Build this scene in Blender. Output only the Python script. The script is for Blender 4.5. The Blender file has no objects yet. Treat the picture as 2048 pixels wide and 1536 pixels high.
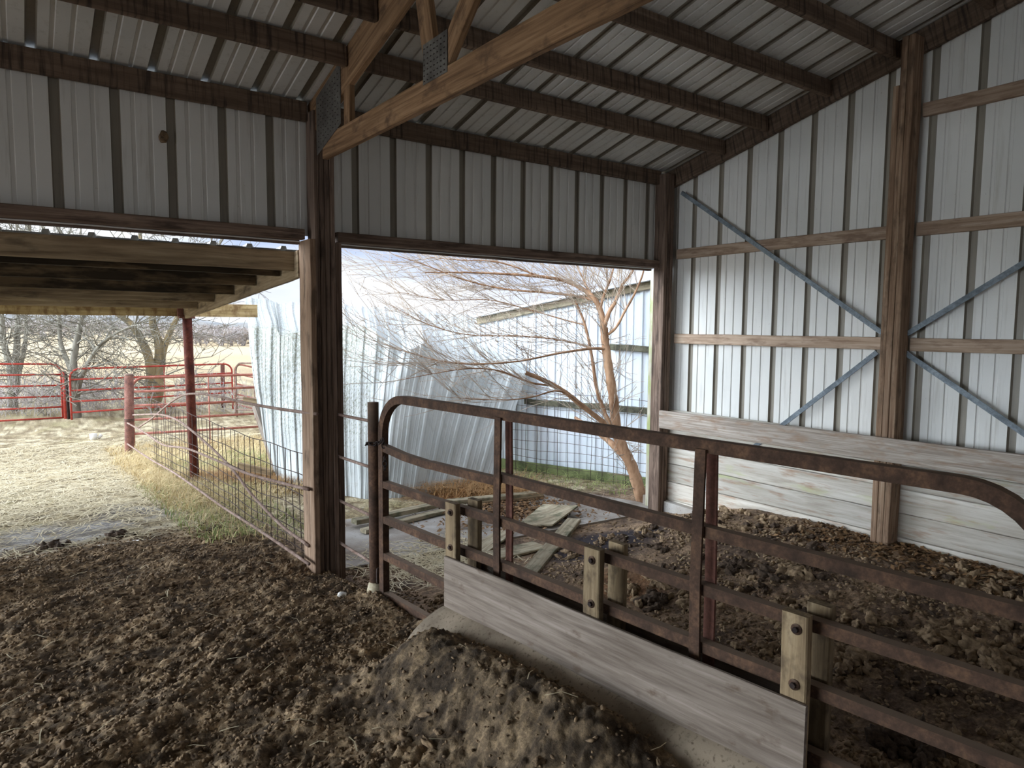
import bpy, bmesh, math, random
import numpy as np
from mathutils import Vector, Matrix, Quaternion
random.seed(7); RNG = np.random.default_rng(11)
SC = bpy.context.scene; COL = SC.collection

# ------------------------------------------------------------------ camera
H = 1.88; FPX = 1386.29; YAW, PITCH, ROLL = 0.6216, -0.0837, 0.0074
_F = Vector((math.sin(YAW)*math.cos(PITCH), math.cos(YAW)*math.cos(PITCH), math.sin(PITCH)))
_R = _F.cross(Vector((0, 0, 1))).normalized(); _U = _R.cross(_F)
_c, _s = math.cos(ROLL), math.sin(ROLL)
_R, _U = _R*_c + _U*_s, _U*_c - _R*_s
CAM = Vector((0, 0, H))
cd = bpy.data.cameras.new('camera'); cam = bpy.data.objects.new('camera', cd); COL.objects.link(cam)
cam.matrix_world = Matrix(((_R.x, _U.x, -_F.x, CAM.x), (_R.y, _U.y, -_F.y, CAM.y), (_R.z, _U.z, -_F.z, CAM.z), (0, 0, 0, 1)))
cd.sensor_width = 36; cd.sensor_fit = 'HORIZONTAL'; cd.lens = 36*FPX/2048; cd.clip_start = .05; cd.clip_end = 2000
SC.camera = cam
def ray(u, v): return _F + _R*((u-1024)/FPX) - _U*((v-768)/FPX)
def PX(u, v, x): d = ray(u, v); return CAM + d*(x/d.x)
def PY(u, v, y): d = ray(u, v); return CAM + d*(y/d.y)
def PZ(u, v, z): d = ray(u, v); return CAM + d*((z-H)/d.z)
def PD(u, v, d): return CAM + ray(u, v)*d

# ------------------------------------------------------------------ world: overcast sky
SKY_ZEN, SKY_HOR, WEST = 1.02, 0.62, 8.4
w = bpy.data.worlds.new('sky'); SC.world = w; w.use_nodes = True
nt = w.node_tree; nt.nodes.clear(); N = nt.nodes.new; L = nt.links.new
out = N('ShaderNodeOutputWorld'); bg = N('ShaderNodeBackground'); tc = N('ShaderNodeTexCoord')
sep = N('ShaderNodeSeparateXYZ'); L(tc.outputs['Generated'], sep.inputs[0])
mp = N('ShaderNodeMapping'); mp.inputs['Scale'].default_value = (1.2, 1.2, 5); L(tc.outputs['Generated'], mp.inputs[0])
nz = N('ShaderNodeTexNoise'); nz.inputs['Scale'].default_value = 2.4; nz.inputs['Detail'].default_value = 5; L(mp.outputs[0], nz.inputs['Vector'])
cr = N('ShaderNodeValToRGB'); L(nz.outputs['Fac'], cr.inputs[0])
cr.color_ramp.elements[0].position = .40; cr.color_ramp.elements[0].color = (.50, .60, .83, 1)
cr.color_ramp.elements[1].position = .60; cr.color_ramp.elements[1].color = (.93, .96, 1.0, 1)
mr = N('ShaderNodeMapRange'); mr.inputs['From Min'].default_value = .1; mr.inputs['From Max'].default_value = .75
mr.inputs['To Min'].default_value = SKY_HOR; mr.inputs['To Max'].default_value = SKY_ZEN; L(sep.outputs['Z'], mr.inputs['Value'])
hz = N('ShaderNodeMapRange'); hz.inputs['From Min'].default_value = .0; hz.inputs['From Max'].default_value = .09; L(sep.outputs['Z'], hz.inputs['Value'])
mxs = N('ShaderNodeMix'); mxs.data_type = 'RGBA'; mxs.inputs[6].default_value = (.93, .95, 1, 1); L(hz.outputs[0], mxs.inputs[0]); L(cr.outputs['Color'], mxs.inputs[7])
mxw = N('ShaderNodeMix'); mxw.data_type = 'RGBA'; mxw.inputs[7].default_value = (.80, .90, 1, 1); L(mxs.outputs[2], mxw.inputs[6]); WESTMIX = mxw
L(mxw.outputs[2], bg.inputs['Color']); dp = N('ShaderNodeVectorMath'); dp.operation = 'DOT_PRODUCT'; L(tc.outputs['Generated'], dp.inputs[0]); dp.inputs[1].default_value = (-.90, .38, .16)   # added bright sky patch in the west, to light the gable wall
wr = N('ShaderNodeMapRange'); wr.interpolation_type = 'SMOOTHSTEP'; wr.inputs['From Min'].default_value = .64; wr.inputs['From Max'].default_value = .96; wr.inputs['To Max'].default_value = WEST; L(dp.outputs['Value'], wr.inputs['Value'])
wm = N('ShaderNodeMapRange'); wm.inputs['From Max'].default_value = WEST; L(wr.outputs[0], wm.inputs[0]); L(wm.outputs[0], WESTMIX.inputs[0])
ad = N('ShaderNodeMath'); ad.operation = 'ADD'; L(mr.outputs[0], ad.inputs[0]); L(wr.outputs[0], ad.inputs[1]); L(ad.outputs[0], bg.inputs['Strength']); L(bg.outputs[0], out.inputs[0])
sl = bpy.data.lights.new('sun', 'SUN'); sl.energy = .35; sl.angle = .9; sl.color = (1, .97, .93)
so = bpy.data.objects.new('sun', sl); COL.objects.link(so); so.rotation_euler = (math.radians(32), math.radians(-18), 0)
SC.view_settings.view_transform = 'Standard'; SC.view_settings.look = 'None'
SC.view_settings.exposure = 0.97; SC.view_settings.gamma = 1; SC.view_settings.use_curve_mapping = False

# ------------------------------------------------------------------ materials
def srgb(r, g, b):
    f = lambda c: c/12.92 if c <= .04045 else ((c+.055)/1.055)**2.4
    return (f(r/255), f(g/255), f(b/255), 1)
class Mat:
    def __init__(s, name, rough=.8, metal=0, spec=.3):
        s.m = bpy.data.materials.new(name); s.m.use_nodes = True; s.t = s.m.node_tree
        s.b = s.t.nodes['Principled BSDF']; s.b.inputs['Roughness'].default_value = rough
        s.b.inputs['Metallic'].default_value = metal; s.b.inputs['Specular IOR Level'].default_value = spec
        s.tc = s.t.nodes.new('ShaderNodeTexCoord'); s.oi = s.t.nodes.new('ShaderNodeObjectInfo')
    def n(s, k): return s.t.nodes.new(k)
    def l(s, a, b): s.t.links.new(a, b)
    def vec(s, scale=(1, 1, 1), rnd=True):
        mp = s.n('ShaderNodeMapping'); mp.inputs['Scale'].default_value = scale; s.l(s.tc.outputs['Object'], mp.inputs[0])
        if not rnd: return mp.outputs[0]
        m = s.n('ShaderNodeMath'); m.operation = 'MULTIPLY'; m.inputs[1].default_value = 37; s.l(s.oi.outputs['Random'], m.inputs[0])
        a = s.n('ShaderNodeVectorMath'); a.operation = 'ADD'; s.l(mp.outputs[0], a.inputs[0]); s.l(m.outputs[0], a.inputs[1]); return a.outputs[0]
    def noise(s, vec, scale, det=4, rough=.55, dist=0):
        n = s.n('ShaderNodeTexNoise'); n.inputs['Scale'].default_value = scale; n.inputs['Detail'].default_value = det
        n.inputs['Roughness'].default_value = rough; n.inputs['Distortion'].default_value = dist; s.l(vec, n.inputs['Vector']); return n.outputs['Fac']
    def ramp(s, fac, stops):
        r = s.n('ShaderNodeValToRGB'); e = r.color_ramp.elements
        while len(e) < len(stops): e.new(.5)
        for q, (p, c) in zip(e, stops):
            q.position = p; q.color = c if len(c) == 4 else (*c, 1)
        s.l(fac, r.inputs[0]); return r.outputs['Color']
    def mix(s, fac, a, b, mode='MIX'):
        m = s.n('ShaderNodeMix'); m.data_type = 'RGBA'; m.blend_type = mode
        if isinstance(fac, (int, float)): m.inputs[0].default_value = fac
        else: s.l(fac, m.inputs[0])
        for i, c in ((6, a), (7, b)):
            if isinstance(c, tuple): m.inputs[i].default_value = c
            else: s.l(c, m.inputs[i])
        return m.outputs[2]
    def color(s, c):
        if isinstance(c, tuple): s.b.inputs['Base Color'].default_value = c
        else: s.l(c, s.b.inputs['Base Color'])
    def bump(s, fac, st=.4, d=.01):
        b = s.n('ShaderNodeBump'); b.inputs['Strength'].default_value = st; b.inputs['Distance'].default_value = d
        s.l(fac, b.inputs['Height']); s.l(b.outputs[0], s.b.inputs['Normal'])
G1 = (0, 0, 0, 1); G2 = (1, 1, 1, 1)
def wood(name, dark, mid, light, stain=None, stain_amt=.5, stain_scale=(1.2, 1, 1), grain=26, rough=.85, extra=None):
    m = Mat(name, rough, 0, .2)
    g = m.noise(m.vec((.9, grain, grain)), 2.2, 6, .65, .35)
    c = m.ramp(g, [(.30, dark), (.5, mid), (.72, light)])
    big = m.noise(m.vec((.6, 3, 3)), 2, 3)
    c = m.mix(m.ramp(big, [(.35, G1), (.7, G2)]), c, m.mix(.55, c, dark))
    if stain:
        s = m.noise(m.vec(stain_scale), 3, 4, .6)
        c = m.mix(m.ramp(s, [(1-stain_amt-.08, G1), (1-stain_amt+.08, (.85, .85, .85, 1))]), c, stain)
    if extra:
        s = m.noise(m.vec(extra[1]), 2.5, 4, .6)
        c = m.mix(m.ramp(s, [(extra[2], G1), (extra[2]+.1, G2)]), c, extra[0])
    hv = m.n('ShaderNodeHueSaturation'); vr = m.n('ShaderNodeMapRange'); m.l(m.oi.outputs['Random'], vr.inputs[0]); vr.inputs[3].default_value = .80; vr.inputs[4].default_value = 1.18
    m.l(vr.outputs[0], hv.inputs['Value']); m.l(c, hv.inputs['Color']); c = hv.outputs[0]
    m.color(c); m.bump(g, .5, .004); return m.m
M = {}
M['beam'] = wood('aged_brown_beam', srgb(82, 68, 57), srgb(112, 94, 79), srgb(136, 116, 99), srgb(54, 46, 41), .43, (13, .8, .8), 14)
M['truss'] = wood('golden_brown_truss_wood', srgb(88, 66, 46), srgb(134, 104, 76), srgb(164, 132, 100), srgb(76, 58, 44), .36, (2, 3, 3))
M['post'] = wood('reddish_brown_post_wood', srgb(72, 58, 50), srgb(120, 101, 88), srgb(152, 132, 117), srgb(62, 51, 45), .4, (1, 5, 5), 30)
M['jamb'] = wood('grey_brown_jamb_wood', srgb(96, 74, 58), srgb(144, 118, 96), srgb(176, 154, 132), srgb(90, 74, 60), .4, (1.5, 4, 4), 24)
M['girt'] = wood('tan_girt_wood', srgb(128, 106, 88), srgb(172, 150, 130), srgb(200, 182, 164), srgb(126, 104, 88), .42, (1.5, 5, 5), 22)
M['timber'] = wood('weathered_grey_timber', srgb(112, 102, 92), srgb(158, 147, 136), srgb(194, 185, 175), srgb(134, 112, 94), .42, (1.6, 6, 6), 30)
M['plank'] = wood('pale_muddy_wall_plank', srgb(166, 156, 142), srgb(204, 198, 186), srgb(224, 220, 212), srgb(164, 132, 108), .38, (1.1, 7, 7), 14, .9, (srgb(186, 188, 148), (.5, 2, 2), .62))
M['ply'] = wood('muddy_grey_plywood', srgb(88, 77, 67), srgb(122, 110, 99), srgb(150, 138, 127), srgb(84, 68, 54), .33, (2.5, 5, 5), 16)
M['block'] = wood('yellowed_block_wood', srgb(92, 76, 58), srgb(140, 120, 92), srgb(170, 150, 120), srgb(90, 76, 60), .42, (3, 5, 5), 16)
M['jambwhite'] = wood('bleached_trim_wood', srgb(150, 144, 126), srgb(196, 190, 172), srgb(222, 218, 204), srgb(146, 158, 96), .42, (1.1, 3, 3), 20)
M['lean'] = wood('stained_leanto_wood', srgb(100, 84, 64), srgb(150, 130, 102), srgb(182, 164, 134), srgb(60, 50, 38), .36, (1.1, 3, 3), 14)
M['leandark'] = wood('blackened_leanto_wood', srgb(70, 58, 42), srgb(118, 98, 72), srgb(148, 128, 98), srgb(34, 29, 22), .54, (.8, 3, 3), 14)
M['fascia'] = wood('yellow_stained_fascia_wood', srgb(128, 106, 70), srgb(186, 162, 116), srgb(208, 186, 144), srgb(120, 92, 62), .44, (4, 2, 2), 12)
M['oldplank'] = wood('weathered_ground_plank', srgb(116, 104, 84), srgb(164, 152, 128), srgb(196, 188, 164), srgb(92, 92, 72), .44, (2, 3, 3), 18)

def rusty(name, base, dark, lite, amt=.5, rough=.85, dust=None):
    m = Mat(name, rough, 0, .15); v = m.vec((1, 1, 1))
    n1 = m.noise(v, 9, 6, .7); n2 = m.noise(v, 60, 3, .6)
    c = m.ramp(n1, [(.32, dark), (.5, base), (.7, lite)]); c = m.mix(m.ramp(n2, [(.35, G1), (.7, (.6, .6, .6, 1))]), c, dark)
    if dust:
        g = m.n('ShaderNodeNewGeometry'); sp = m.n('ShaderNodeSeparateXYZ'); m.l(g.outputs['Normal'], sp.inputs[0])
        c = m.mix(m.ramp(sp.outputs['Z'], [(.5, G1), (.9, (.75, .75, .75, 1))]), c, dust)
    m.color(c); m.bump(n2, .35, .003); return m.m
M['rust'] = rusty('dark_rusted_steel', srgb(82, 62, 50), srgb(52, 41, 34), srgb(114, 86, 66), dust=srgb(140, 121, 104))
M['rustred'] = rusty('reddish_rusted_steel', srgb(122, 82, 70), srgb(84, 60, 54), srgb(150, 108, 94))
M['rustpole'] = rusty('maroon_rusted_pipe', srgb(104, 54, 42), srgb(64, 38, 34), srgb(134, 80, 64))
M['pipe'] = rusty('grey_brown_pipe', srgb(140, 118, 106), srgb(98, 78, 68), srgb(168, 150, 140))
M['red'] = rusty('faded_red_gate_paint', srgb(190, 74, 62), srgb(150, 66, 58), srgb(208, 104, 90), rough=.5)
M['red2'] = rusty('weathered_pink_red_gate_paint', srgb(160, 98, 84), srgb(122, 78, 68), srgb(186, 132, 116), rough=.6)
M['galv'] = rusty('galvanised_steel', srgb(128, 138, 146), srgb(92, 100, 106), srgb(156, 166, 172), rough=.5)
M['plate'] = rusty('dull_galvanised_plate', srgb(96, 92, 86), srgb(66, 62, 58), srgb(118, 114, 108), rough=.6)
M['chain'] = rusty('blackened_chain', srgb(58, 48, 44), srgb(34, 28, 28), srgb(80, 68, 62))
M['wire'] = rusty('dark_wire', srgb(92, 80, 74), srgb(62, 52, 50), srgb(124, 108, 98))

def steel(name, c0, c1, dirt, dirt_lo=.6, streak=(7, 7, .5), rough=.45):
    m = Mat(name, rough, 0, .4)
    n = m.noise(m.vec((1, 1, 1), False), 1.3, 4); c = m.ramp(n, [(.3, c0), (.7, c1)])
    s = m.noise(m.vec(streak, False), 3, 5, .65); c = m.mix(m.ramp(s, [(dirt_lo, G1), (dirt_lo+.22, (.38, .38, .38, 1))]), c, dirt)
    sp = m.noise(m.vec((1, 1, 1), False), 42, 3, .7); c = m.mix(m.ramp(sp, [(.70, G1), (.76, (.7, .7, .7, 1))]), c, dirt)
    m.color(c); return m
M['steel'] = steel('white_painted_steel', srgb(204, 204, 200), srgb(218, 216, 210), srgb(140, 132, 114), .55).m
M['rib_dirt_shade'] = steel('dusty_shaded_rib_steel', srgb(122, 116, 104), srgb(146, 138, 124), srgb(88, 80, 68), .5).m  # dust in the ribs, with the shade of the recess put into the colour
M['bldg'] = steel('blue_white_outbuilding_steel', srgb(206, 216, 226), srgb(222, 228, 234), srgb(160, 164, 160), .6).m
m = steel('lichen_speckled_steel', srgb(170, 176, 176), srgb(186, 190, 188), srgb(134, 132, 120), .52)
v = m.vec((1, 1, .4), False); sp = m.noise(v, 55, 4, .75); region = m.noise(m.vec((1.6, 1.6, .5), False), 1.7, 3)
at = m.n('ShaderNodeAttribute'); at.attribute_name = 'moss'
mu = m.n('ShaderNodeMath'); mu.operation = 'MULTIPLY_ADD'; m.l(at.outputs['Fac'], mu.inputs[0]); mu.inputs[1].default_value = .17; m.l(sp, mu.inputs[2])
prev = m.b.inputs['Base Color'].links[0].from_socket
m.color(m.mix(m.ramp(mu.outputs[0], [(.66, G1), (.72, (.85, .85, .85, 1))]), prev, srgb(122, 124, 106)))
M['lichen'] = m.m
m = Mat('pale_concrete', .9, 0, .2); n1 = m.noise(m.vec((1, 1, 1), False), 2.2, 5); n2 = m.noise(m.vec((1, 1, 1), False), 70, 3)
c = m.ramp(n1, [(.35, srgb(128, 116, 104)), (.55, srgb(166, 160, 152)), (.75, srgb(190, 188, 184))]); c = m.mix(m.ramp(n2, [(.6, G1), (.72, (.6, .6, .6, 1))]), c, srgb(96, 84, 72))
m.color(c); m.bump(n2, .3, .003); M['concrete'] = m.m
m = Mat('muddy_concrete', .9, 0, .2); n1 = m.noise(m.vec((1, 1, 1), False), 3, 5); n2 = m.noise(m.vec((1, 1, 1), False), 60, 4)
c = m.ramp(n1, [(.35, srgb(104, 92, 78)), (.55, srgb(142, 128, 110)), (.75, srgb(150, 134, 114))]); c = m.mix(m.ramp(n2, [(.55, G1), (.7, (.7, .7, .7, 1))]), c, srgb(74, 60, 46))
m.color(c); m.bump(n2, .4, .004); M['apron'] = m.m
m = Mat('ground', .92, 0, .22); at = m.n('ShaderNodeAttribute'); at.attribute_name = 'Col'
f1 = m.noise(m.vec((1, 1, 1), False), 45, 5, .7); f2 = m.noise(m.vec((1, 1, 1), False), 9, 4, .6)
c = m.mix(1, at.outputs['Color'], m.ramp(f1, [(.3, (.42, .40, .38, 1)), (.5, (.95, .95, .95, 1)), (.72, (1.9, 1.85, 1.75, 1))]), 'MULTIPLY')
c = m.mix(1, c, m.ramp(f2, [(.3, (.75, .75, .75, 1)), (.7, (1.2, 1.2, 1.2, 1))]), 'MULTIPLY')
m.color(c); m.bump(f1, .7, .012)
rr = m.n('ShaderNodeMapRange'); m.l(at.outputs['Alpha'], rr.inputs[0]); rr.inputs[3].default_value = .3; rr.inputs[4].default_value = .95; m.l(rr.outputs[0], m.b.inputs['Roughness'])
M['ground'] = m.m
def simple(name, a, b, scale=20, rough=.85, bump=.3, vs=(1, 1, 1), detail=4):
    m = Mat(name, rough, 0, .2); n = m.noise(m.vec(vs), scale, detail, .65); m.color(m.ramp(n, [(.35, a), (.68, b)])); m.bump(n, bump, .006); return m.m
M['clod'] = simple('dry_manure', srgb(74, 60, 47), srgb(146, 122, 94), 30, .95, .6)
M['clodlight'] = simple('pale_dry_manure', srgb(98, 80, 62), srgb(170, 146, 116), 22, .95, .6)
M['clodblack'] = simple('dark_damp_manure', srgb(54, 44, 36), srgb(94, 78, 64), 40, .95, .8)
M['straw'] = simple('straw', srgb(182, 166, 130), srgb(218, 206, 176), 8, .7, 0)
M['straw_dull'] = simple('dull_straw', srgb(150, 130, 96), srgb(186, 164, 122), 8, .8, 0)
M['grassdry'] = simple('dead_grass', srgb(190, 166, 118), srgb(222, 204, 160), 3, .8, 0)
M['grassorange'] = simple('orange_dead_grass', srgb(150, 112, 74), srgb(200, 162, 114), 3, .8, 0)
M['grassgreen'] = simple('dull_green_grass', srgb(120, 140, 80), srgb(176, 180, 118), 4, .8, 0)
M['leaf'] = simple('dead_leaf', srgb(96, 70, 46), srgb(150, 118, 84), 14, .8, 0)
M['bark_orange'] = simple('orange_brown_bark', srgb(124, 92, 68), srgb(196, 158, 126), 10, .8, .5, (1, 1, .3))
M['bark_twig'] = simple('tan_twig_bark', srgb(160, 142, 124), srgb(206, 192, 176), 8, .8, .1)
M['bark_grey'] = simple('grey_bark', srgb(108, 104, 94), srgb(158, 154, 140), 6, .9, .5, (1, 1, .3))
M['bark_lichen'] = simple('lichen_covered_bark', srgb(112, 104, 84), srgb(166, 148, 112), 4, .9, .5, (1, 1, .4))
M['bark_far'] = simple('hazed_distant_bark', srgb(160, 153, 150), srgb(184, 177, 172), 1, .95, 0)  # aerial haze is put into this bark colour
M['white'] = simple('white_plastic', srgb(206, 202, 192), srgb(236, 234, 228), 4, .5, .1)
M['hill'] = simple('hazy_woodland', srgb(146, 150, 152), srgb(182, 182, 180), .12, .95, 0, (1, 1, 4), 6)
M['trimmetal'] = simple('white_trim_metal', srgb(200, 200, 196), srgb(222, 222, 220), 4, .4, 0)
M['post_foam'] = simple('dirty_white_foam_collar', srgb(150, 134, 106), srgb(206, 196, 170), 18, .8, .5)
M['moss'] = simple('mossy_board', srgb(72, 78, 56), srgb(140, 150, 100), 3, .9, .3)
M['debris'] = simple('blackish_rotten_debris', srgb(60, 58, 50), srgb(112, 110, 92), 12, .9, .5)

# ------------------------------------------------------------------ object helpers
def put(o, parent=None, local=True):
    COL.objects.link(o)
    if parent: o.parent = parent
    return o
def mesh_obj(name, verts, faces, mat, parent=None, smooth=False, mats=None, mi=None):
    me = bpy.data.meshes.new(name)
    rt = parent
    while rt is not None and '_base' not in rt: rt = rt.parent
    off = Vector(rt['_base']) if rt is not None else Vector((0, 0, 0))
    V = np.asarray([tuple(v) for v in verts], dtype=float)-np.array(off)
    me.from_pydata(V.tolist(), [], faces)
    for q in (mats or [mat]): me.materials.append(M[q])
    if mi is not None: me.polygons.foreach_set('material_index', mi)
    if smooth: me.polygons.foreach_set('use_smooth', [True]*len(me.polygons))
    me.update(); o = bpy.data.objects.new(name, me)
    return put(o, parent)
def tag(o, label, cat, group=None, kind=None):
    o['label'] = label; o['category'] = cat
    if group: o['group'] = group
    if kind: o['kind'] = kind
    return o
def struct(o): o['kind'] = 'structure'; return o
def thing(name, label, cat, loc, group=None):
    o = bpy.data.objects.new(name, None); COL.objects.link(o); o.location = loc; o.empty_display_size = .1
    o['_base'] = list(loc); return tag(o, label, cat, group)
def beam(name, p0, p1, wy, hz, mat, parent=None, up=Vector((0, 0, 1)), jit=.002, ch=.004, tilt=0, taper=None):
    """lumber from p0 to p1 (centre line); wy = width across, hz = size along 'up'. Local X is the length, so the grain follows it"""
    p0, p1 = Vector(p0), Vector(p1); d = p1-p0; Ln = d.length; x = d.normalized()
    y = Vector(up).cross(x)
    if y.length < 1e-3: y = Vector((0, 1, 0)).cross(x)
    y.normalize(); z = x.cross(y)
    n = max(2, min(14, int(Ln/.3)+1)); vs = []; fs = []
    a, b = wy/2, hz/2; c = min(ch, a*.5, b*.5)
    ring = [(a-c, -b), (a, -b+c), (a, b-c), (a-c, b), (-a+c, b), (-a, b-c), (-a, -b+c), (-a+c, -b)]
    for i in range(n+1):
        t = i/n; jy, jz = random.uniform(-jit, jit), random.uniform(-jit, jit)
        for (ry, rz) in ring: vs.append(Vector((t*Ln, ry+jy, rz+jz)))
    for i in range(n):
        for k in range(8):
            k2 = (k+1) % 8; fs.append((i*8+k, i*8+k2, (i+1)*8+k2, (i+1)*8+k))
    fs.append(tuple(range(7, -1, -1))); fs.append(tuple(n*8+k for k in range(8)))
    me = bpy.data.meshes.new(name); me.from_pydata(vs, [], fs); me.materials.append(M[mat]); me.update()
    o = bpy.data.objects.new(name, me); COL.objects.link(o)
    Mx = Matrix(((x.x, y.x, z.x, p0.x), (x.y, y.y, z.y, p0.y), (x.z, y.z, z.z, p0.z), (0, 0, 0, 1)))
    if tilt: Mx = Mx @ Matrix.Rotation(tilt, 4, 'X')
    if parent is not None:
        o.parent = parent; Mx = Matrix.Translation(-Vector(parent['_base'])) @ Mx
    o.matrix_local = Mx if parent is not None else Mx
    if parent is None: o.matrix_world = Mx
    return o
def box(name, lo, hi, mat, parent=None, grain='x', **k):
    """axis-aligned lumber given by its corners; grain along the named axis"""
    lo, hi = Vector(lo), Vector(hi); c = (lo+hi)/2; s = hi-lo
    if grain == 'x': return beam(name, (lo.x, c.y, c.z), (hi.x, c.y, c.z), s.y, s.z, mat, parent, **k)
    if grain == 'y': return beam(name, (c.x, lo.y, c.z), (c.x, hi.y, c.z), s.x, s.z, mat, parent, **k)
    return beam(name, (c.x, c.y, lo.z), (c.x, c.y, hi.z), s.y, s.x, mat, parent, up=Vector((1, 0, 0)), **k)
def frames(pts):
    pts = [Vector(p) for p in pts]; T = []
    for i in range(len(pts)):
        a = pts[max(0, i-1)]; b = pts[min(len(pts)-1, i+1)]; T.append((b-a).normalized())
    n = T[0].orthogonal().normalized(); out = []
    for i, t in enumerate(T):
        if i: n = (T[i-1].rotation_difference(t) @ n)
        n = (n-t*n.dot(t)).normalized(); out.append((pts[i], t, n, t.cross(n)))
    return out
class Tubes:
    def __init__(s): s.v = []; s.f = []
    def tube(s, pts, r, sides=8, cap=True):
        fr = frames(pts); base = len(s.v); n = len(fr)
        for i, (p, t, a, b) in enumerate(fr):
            ri = r if isinstance(r, (int, float)) else r[i]
            for k in range(sides):
                an = 2*math.pi*k/sides; s.v.append(p+a*(math.cos(an)*ri)+b*(math.sin(an)*ri))
        for i in range(n-1):
            for k in range(sides):
                k2 = (k+1) % sides; s.f.append((base+i*sides+k, base+i*sides+k2, base+(i+1)*sides+k2, base+(i+1)*sides+k))
        if cap:
            s.f.append(tuple(base+k for k in range(sides-1, -1, -1))); s.f.append(tuple(base+(n-1)*sides+k for k in range(sides)))
        return s
    def rect(s, pts, wn, wb, up=Vector((0, 0, 1))):
        """rectangular bar along pts: wb = size along up, wn = size across"""
        pts = [Vector(p) for p in pts]; base = len(s.v); n = len(pts)
        for i, p in enumerate(pts):
            t = (pts[min(n-1, i+1)]-pts[max(0, i-1)]).normalized(); a = up.cross(t).normalized() if up.cross(t).length > 1e-3 else Vector((1, 0, 0)); b = t.cross(a)
            for x, y in ((1, -1), (1, 1), (-1, 1), (-1, -1)): s.v.append(p+a*(x*wn/2)+b*(y*wb/2))
        for i in range(n-1):
            for k in range(4):
                k2 = (k+1) % 4; s.f.append((base+i*4+k, base+i*4+k2, base+(i+1)*4+k2, base+(i+1)*4+k))
        s.f.append((base+3, base+2, base+1, base)); s.f.append(tuple(base+(n-1)*4+k for k in range(4)))
        return s
    def build(s, name, mat, parent=None, smooth=True): return mesh_obj(name, s.v, s.f, mat, parent, smooth)
def tube(name, pts, r, mat, parent=None, sides=10): return Tubes().tube(pts, r, sides).build(name, mat, parent)
def spline(P, n=6):
    P = [Vector(p) for p in P]; Q = [P[0]*2-P[1]]+P+[P[-1]*2-P[-2]]; out = []
    for i in range(1, len(Q)-2):
        a, b, c, d = Q[i-1:i+3]
        for k in range(n):
            t = k/n; out.append(.5*((2*b)+(c-a)*t+(2*a-5*b+4*c-d)*t*t+(3*b-a-3*c+d)*t**3))
    out.append(P[-1]); return out

# ------------------------------------------------------------------ numpy noise
def _h(ix, iy, s=0):
    h = (ix.astype(np.int64)*374761393+iy.astype(np.int64)*668265263+s*1442695041) & 0x7fffffff
    h = ((h ^ (h >> 13))*1274126177) & 0x7fffffff; h = (h ^ (h >> 16)); return (h & 0xffffff)/0xffffff
def vn(x, y, s=0):
    ix, iy = np.floor(x), np.floor(y); fx, fy = x-ix, y-iy; fx = fx*fx*(3-2*fx); fy = fy*fy*(3-2*fy)
    a, b, c, d = _h(ix, iy, s), _h(ix+1, iy, s), _h(ix, iy+1, s), _h(ix+1, iy+1, s)
    return (a*(1-fx)+b*fx)*(1-fy)+(c*(1-fx)+d*fx)*fy
def fbm(x, y, o=4, s=0):
    r = 0; a = .5; t = 0
    for i in range(o): r = r+a*vn(x*2**i, y*2**i, s+i*17); t += a; a *= .5
    return r/t
def worley(x, y, s=0):
    ix, iy = np.floor(x), np.floor(y); best = np.full(x.shape, 9.)
    for dx in (-1, 0, 1):
        for dy in (-1, 0, 1):
            cx, cy = ix+dx, iy+dy; px = cx+_h(cx, cy, s+3); py = cy+_h(cx, cy, s+9)
            best = np.minimum(best, (x-px)**2+(y-py)**2)
    return np.sqrt(best)
def ss(a, b, x): t = np.clip((x-a)/(b-a), 0, 1); return t*t*(3-2*t)

# ------------------------------------------------------------------ ground shape
GN = np.array([math.cos(math.radians(6.5)), math.sin(math.radians(6.5))]); GB = 1.88*GN[0]+4.08*GN[1]   # plan line of the gate
def gate_x(y): return (GB-y*GN[1])/GN[0]
def zg(x, y):
    """smooth ground height (works on arrays)"""
    x = np.asarray(x, float); y = np.asarray(y, float)
    out = -.36*ss(6.3, 14, y)
    sh = 1.0*(1-ss(1.7, 2.1, x))
    inside = 1-ss(4.4+sh, 5.3+sh*1.6, y+.15*np.sin(x*1.7))
    left = .10*inside
    pen = .20*ss(2.6, 5.2, x)*(1-ss(3.6, 4.75, y))+.05*(1-ss(3.6, 4.8, y))
    gx = gate_x(y); side = ss(-.05, .05, x-gx)
    mound = .25*np.exp(-((x-(gx-.36))/.27)**2)*(1-ss(2.95, 3.3, y))*ss(1.0, 2.0, y)
    mound = mound*(1-side)
    bank = .10*ss(2.3, 1.0, np.hypot(x-1.2, (y-5.6)*.8))*0
    return out+left*(1-side)+pen*side+mound+bank
def zgf(x, y): return float(zg(x, y))
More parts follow.
